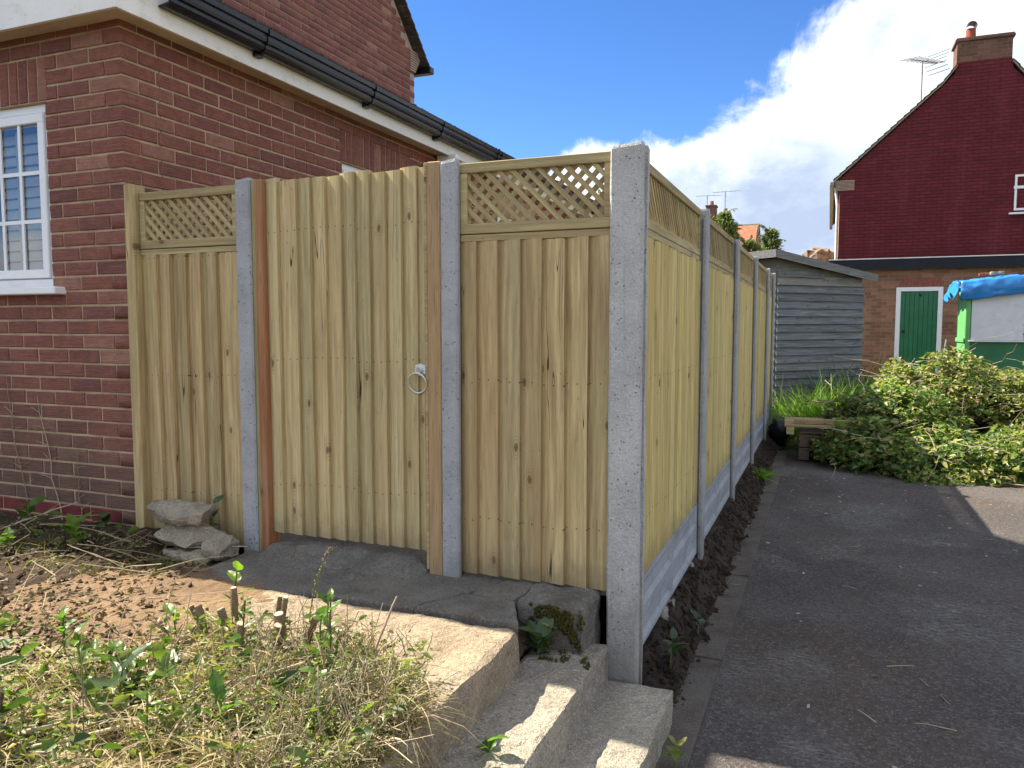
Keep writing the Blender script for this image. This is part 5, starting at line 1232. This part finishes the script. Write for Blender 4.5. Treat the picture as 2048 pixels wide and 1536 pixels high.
link('backing', MB().box(0.096,0.836,0.046,0.06,0.02,2.248), M['greenpaint'], dr)
link('spy_hole', MB().tube([(0.49,0.013,2.16),(0.49,0.009,2.16)],0.030,12), M['dark'], dr); link('lock', MB().box(0.14,0.20,0.004,0.013,1.32,1.38), M['dark'], dr)
rp('bay_roof', rough_block(-0.62,0.08,RY+0.8,RY+2.2,2.35,3.42,0.09,0.30,0.04,4,3), M['brownrender'])
rp('bay_wall', MB().box(-0.52,0.10,RY+0.9,RY+2.1,0,2.36), M['palebrick'])
def aerial(name, loc, h, L, nel, label, rz, dish=True, s=1.0):
    o = thing(name, loc, label, 'aerial', 'television aerials', rz)
    link('mast', MB().tube([(0,0,0),(0,0,h)],0.018*s,6), M['metalgrey'], o)
    link('boom', MB().tube([(-L*0.45,0,h),(L*0.55,0,h+0.02)],0.012*s,5), M['metalgrey'], o)
    for k in range(nel):
        x = -L*0.45+L*k/(nel-1); w_ = 0.18-0.05*k/nel
        link('element', MB().tube([(x,-w_*1.6,h-0.02),(x,w_*1.6,h+0.06)],0.009*s,4), M['metalgrey'], o)
    if dish:
        for k in range(6): z_ = h+0.03+(k-2.5)*0.09; x = L*0.44+abs(k-2.5)*0.05; link('reflector_rod', MB().tube([(x,-0.3,z_),(x,0.3,z_)],0.009*s,4), M['metalgrey'], o)
    return o
aerial('tv_aerial', (1.85,RY+0.9,6.5), 1.12, 0.85, 10, 'television aerial on mast behind the red gable roof', 0.75, True, 1.0)

# ------------------------------------------------------------------ green stall with tarpaulin
SX, SY = 2.10, 14.9
sl = thing('garden_stall', (SX,SY,0.0), 'green and white boarded stall in front of the brick wall', 'stall')
for k in range(6): link('side_board', MB().box(0,0.022,0.04+k*0.128,0.04+k*0.128+0.122,0,2.16,0.003), M['limepaint'], sl)
link('corner_post', MB().box(0.003,0.075,-0.032,0.036,0,2.14,0.004), M['limepaint'], sl); link('side_rail', MB().box(-0.022,-0.001,-0.03,0.84,1.21,1.28,0.003), M['limepaint'], sl)
link('front_panel', MB().box(0.076,2.6,0.02,0.05,0,1.245,0.003), M['greenpaint'], sl)
for a, b_ in ((0.085,0.835),(0.840,1.72),(1.725,2.6)): link('white_board', MB().box(a,b_,-0.03,-0.012,1.25,2.10,0.003), M['whitepaint'], sl)
nb = MB()
for k in range(5): nb.tube([(0.837,-0.031,1.35+k*0.15),(0.837,-0.040,1.35+k*0.15)],0.010,8)
link('bolts', nb, M['dark'], sl); link('shelf', MB().box(0.05,2.6,-0.05,0.06,1.22,1.248,0.003), M['whitepaint'], sl)
link('roof_board', MB().box(-0.05,2.65,-0.06,0.95,2.13,2.155), M['shed'], sl); link('back_panel', MB().box(0.0,2.6,0.83,0.86,0,2.12), M['greenpaint'], sl)
def h_tarp(u, v):
    """u along the stall, v over the roof and down the front"""
    x = SX-0.10+u*2.75
    fold = 0.035*fbm((u*6,v*2,1),1.8,4)+0.020*(0.4-abs(noise.noise((u*26,v*4,2))))+0.008*noise.noise((u*60,v*9,5))
    if v < 0.6: return (x, SY+0.95-1.06*v/0.6, 2.20+0.10*math.sin(min(1,u*2.5)*math.pi*0.55)+fold+0.03*math.sin(v*5))
    k = (v-0.6)/0.4; drop = 0.30-0.10*min(1,u*1.6)+0.06*math.sin(u*7)
    return (x, SY-0.10-0.035*math.sin(k*3)-abs(fold)*0.8, 2.20+0.10*math.sin(min(1,u*2.5)*math.pi*0.55)+fold*0.6+0.03*math.sin(3)-drop*k)
nu, nv = 70, 34; b = MB()
b.v = [h_tarp(i/(nu-1), j/(nv-1)) for j in range(nv) for i in range(nu)]; b.f = [(j*nu+i,(j+1)*nu+i,(j+1)*nu+i+1,j*nu+i+1) for j in range(nv-1) for i in range(nu-1)]
o0 = len(b.v)                                               # flap hanging down over the left end
for j in range(12):
    for i in range(16):
        v = i/15*0.62; k = j/11; x, y, z_ = h_tarp(0, v); dz = (0.16+0.14*abs(math.sin(i*0.55)))*k
        b.v.append((x-0.03-0.07*k+0.03*math.sin(i*1.3+k*3), y-0.03*k, z_-dz))
b.f += [(o0+j*16+i,o0+j*16+i+1,o0+(j+1)*16+i+1,o0+(j+1)*16+i) for j in range(11) for i in range(15)]
tp = link('tarpaulin', b.mesh('tarpaulin', True), M['tarp']); tag(tp, 'crumpled blue tarpaulin draped over the green stall roof', 'tarpaulin')
sm = tp.modifiers.new('thick','SOLIDIFY'); sm.thickness = 0.006
for lab, x, y, z_ in (('brick weighing down the back of the blue tarpaulin',2.36,15.45,2.33),('pale stone lying on the blue tarpaulin front',2.45,14.98,2.325)):
    tag(link('tarp_weight', rough_block(x,x+0.20,y,y+0.10,z_,z_+0.055,0.02,0.012,0.005,12,x), M['terracotta' if 'brick' in lab else 'step']), lab, 'weight')
tag(link('leaning_pole', MB().tube([(1.72,15.1,0.0),(1.88,15.25,1.25)],0.014,8), M['metalgrey']), 'thin grey pole leaning beside the green stall', 'pole')

# ------------------------------------------------------------------ far houses and trees beyond the fence
fh = thing('far_house', (-8.3,52.0,0.0), 'distant house whose two chimneys show over the fence', 'house')
link('wall', MB().box(-3.5,3.5,0,7,0,5.6), M['palebrick'], fh)
link('roof', MB().add([(-3.8,-0.3,5.4),(3.8,-0.3,5.4),(3.8,7.3,5.4),(-3.8,7.3,5.4),(-3.8,3.5,8.3),(3.8,3.5,8.3)],[(0,1,5,4),(2,3,4,5),(0,4,3),(1,2,5)]), M['tile'], fh)
for x, w_, t in ((0.62,0.62,9.55),(1.55,0.60,9.0)):
    c_ = link('chimney', MB().box(x-w_/2,x+w_/2,3.1,3.9,7.6,t).box(x-w_/2-0.06,x+w_/2+0.06,3.04,3.96,t+0.001,t+0.10), M['stackbrick'], fh)
    link('chimney_pot', MB().tube([(x,3.5,t+0.1),(x,3.5,t+0.42)],[0.16,0.12],10), M['brownrender'], c_)
aerial('tv_aerial', (-7.95,55.2,8.2), 2.1, 1.6, 7, 'thin aerial left of the distant chimneys', 0.2, False, 1.6)
aerial('tv_aerial', (-6.75,55.2,8.2), 2.3, 1.8, 7, 'thin aerial right of the distant chimneys', 0.0, False, 1.6)
f2 = thing('tiled_house', (-5.35,47.5,0.0), 'distant house with orange tiled roof between the conifers', 'house')
link('wall', MB().box(-1.6,1.05,0,6,0,5.2), M['palebrick'], f2)
link('roof', MB().add([(-1.9,-0.3,5.0),(1.15,-0.3,5.0),(1.15,6.3,5.0),(-1.9,6.3,5.0),(-1.9,3.0,7.6),(1.15,3.0,7.6)],[(0,1,5,4),(2,3,4,5),(0,4,3),(1,2,5)]), M['redtile'], f2)
def conifer(loc, h, r, n, label, seed, m='conifer', name='conifer'):
    o = thing(name, loc, label, 'tree', 'trees beyond the fence')
    b = MB(); b.tube([(0,0,0),(0.02,0,h*0.5),(0.05,0.02,h*0.97)],[0.10,0.06,0.012],7)
    cen, up_ = [], []
    for k in range(n):
        t = rng.random()**0.8; z_ = h*(0.12+0.86*t); rr = r*(1-t**1.6)**0.7*(0.8+0.6*noise.noise((z_*1.7,seed,0)))+0.05
        a = rng.uniform(0,6.283); q = rr*math.sqrt(rng.random())*(1+0.3*noise.noise((math.cos(a)*2+seed, math.sin(a)*2, z_*1.5)))
        cen.append((q*math.cos(a)+0.05*t, q*math.sin(a), z_)); up_.append((math.cos(a)*0.8, math.sin(a)*0.8, 0.55-0.9*rng.random()))
    # drooping leaders at the top
    for k in range(7):
        a = rng.uniform(0,6.283); z0_ = h*rng.uniform(0.72,0.95); l = rng.uniform(0.35,0.75); pv = None
        for j in range(9):
            t = j/8; x = math.cos(a)*(0.1+0.35*l*t*t*2.2); y = math.sin(a)*(0.1+0.35*l*t*t); z_ = z0_+l*(1.5*t-0.75*t*t)
            if pv: b.tube([pv,(x,y,z_)],0.010,4,False)
            pv = (x,y,z_)
            for q in range(3): cen.append((x,y,z_)); up_.append((math.cos(a)+rng.uniform(-.5,.5), math.sin(a)+rng.uniform(-.5,.5), -0.8))
    link('trunk', b, M['bark'], o)
    cen = np.array(cen); N_ = len(cen)
    q = link('crown', bigmesh('crown', leaves(cen, np.array(up_)+rdir(N_)*0.4, rdir(N_,0,1), rng.uniform(0.09,0.20,N_), rng.uniform(0.03,0.07,N_)), LEAF_F, 6), M[m], o); q['kind'] = 'stuff'
    return o
conifer((-3.62,29.1,0),5.6,1.35,5200,'feathery conifer right of the distant chimneys',1)
conifer((-2.75,29.6,0),4.6,1.1,3400,'lower conifer in front of the orange tiled roof',2)
conifer((-2.05,29.7,0),5.0,1.0,3400,'slim drooping conifer above the shed roof',3)
conifer((-0.25,29.9,0),4.0,0.6,1300,'small yellowish tree tip left of the red house',4,'weed','garden_tree')
conifer((-5.6,20.5,0),5.0,1.1,2600,'leafy tree seen through the trellis by corner post',5,'weed','garden_tree')
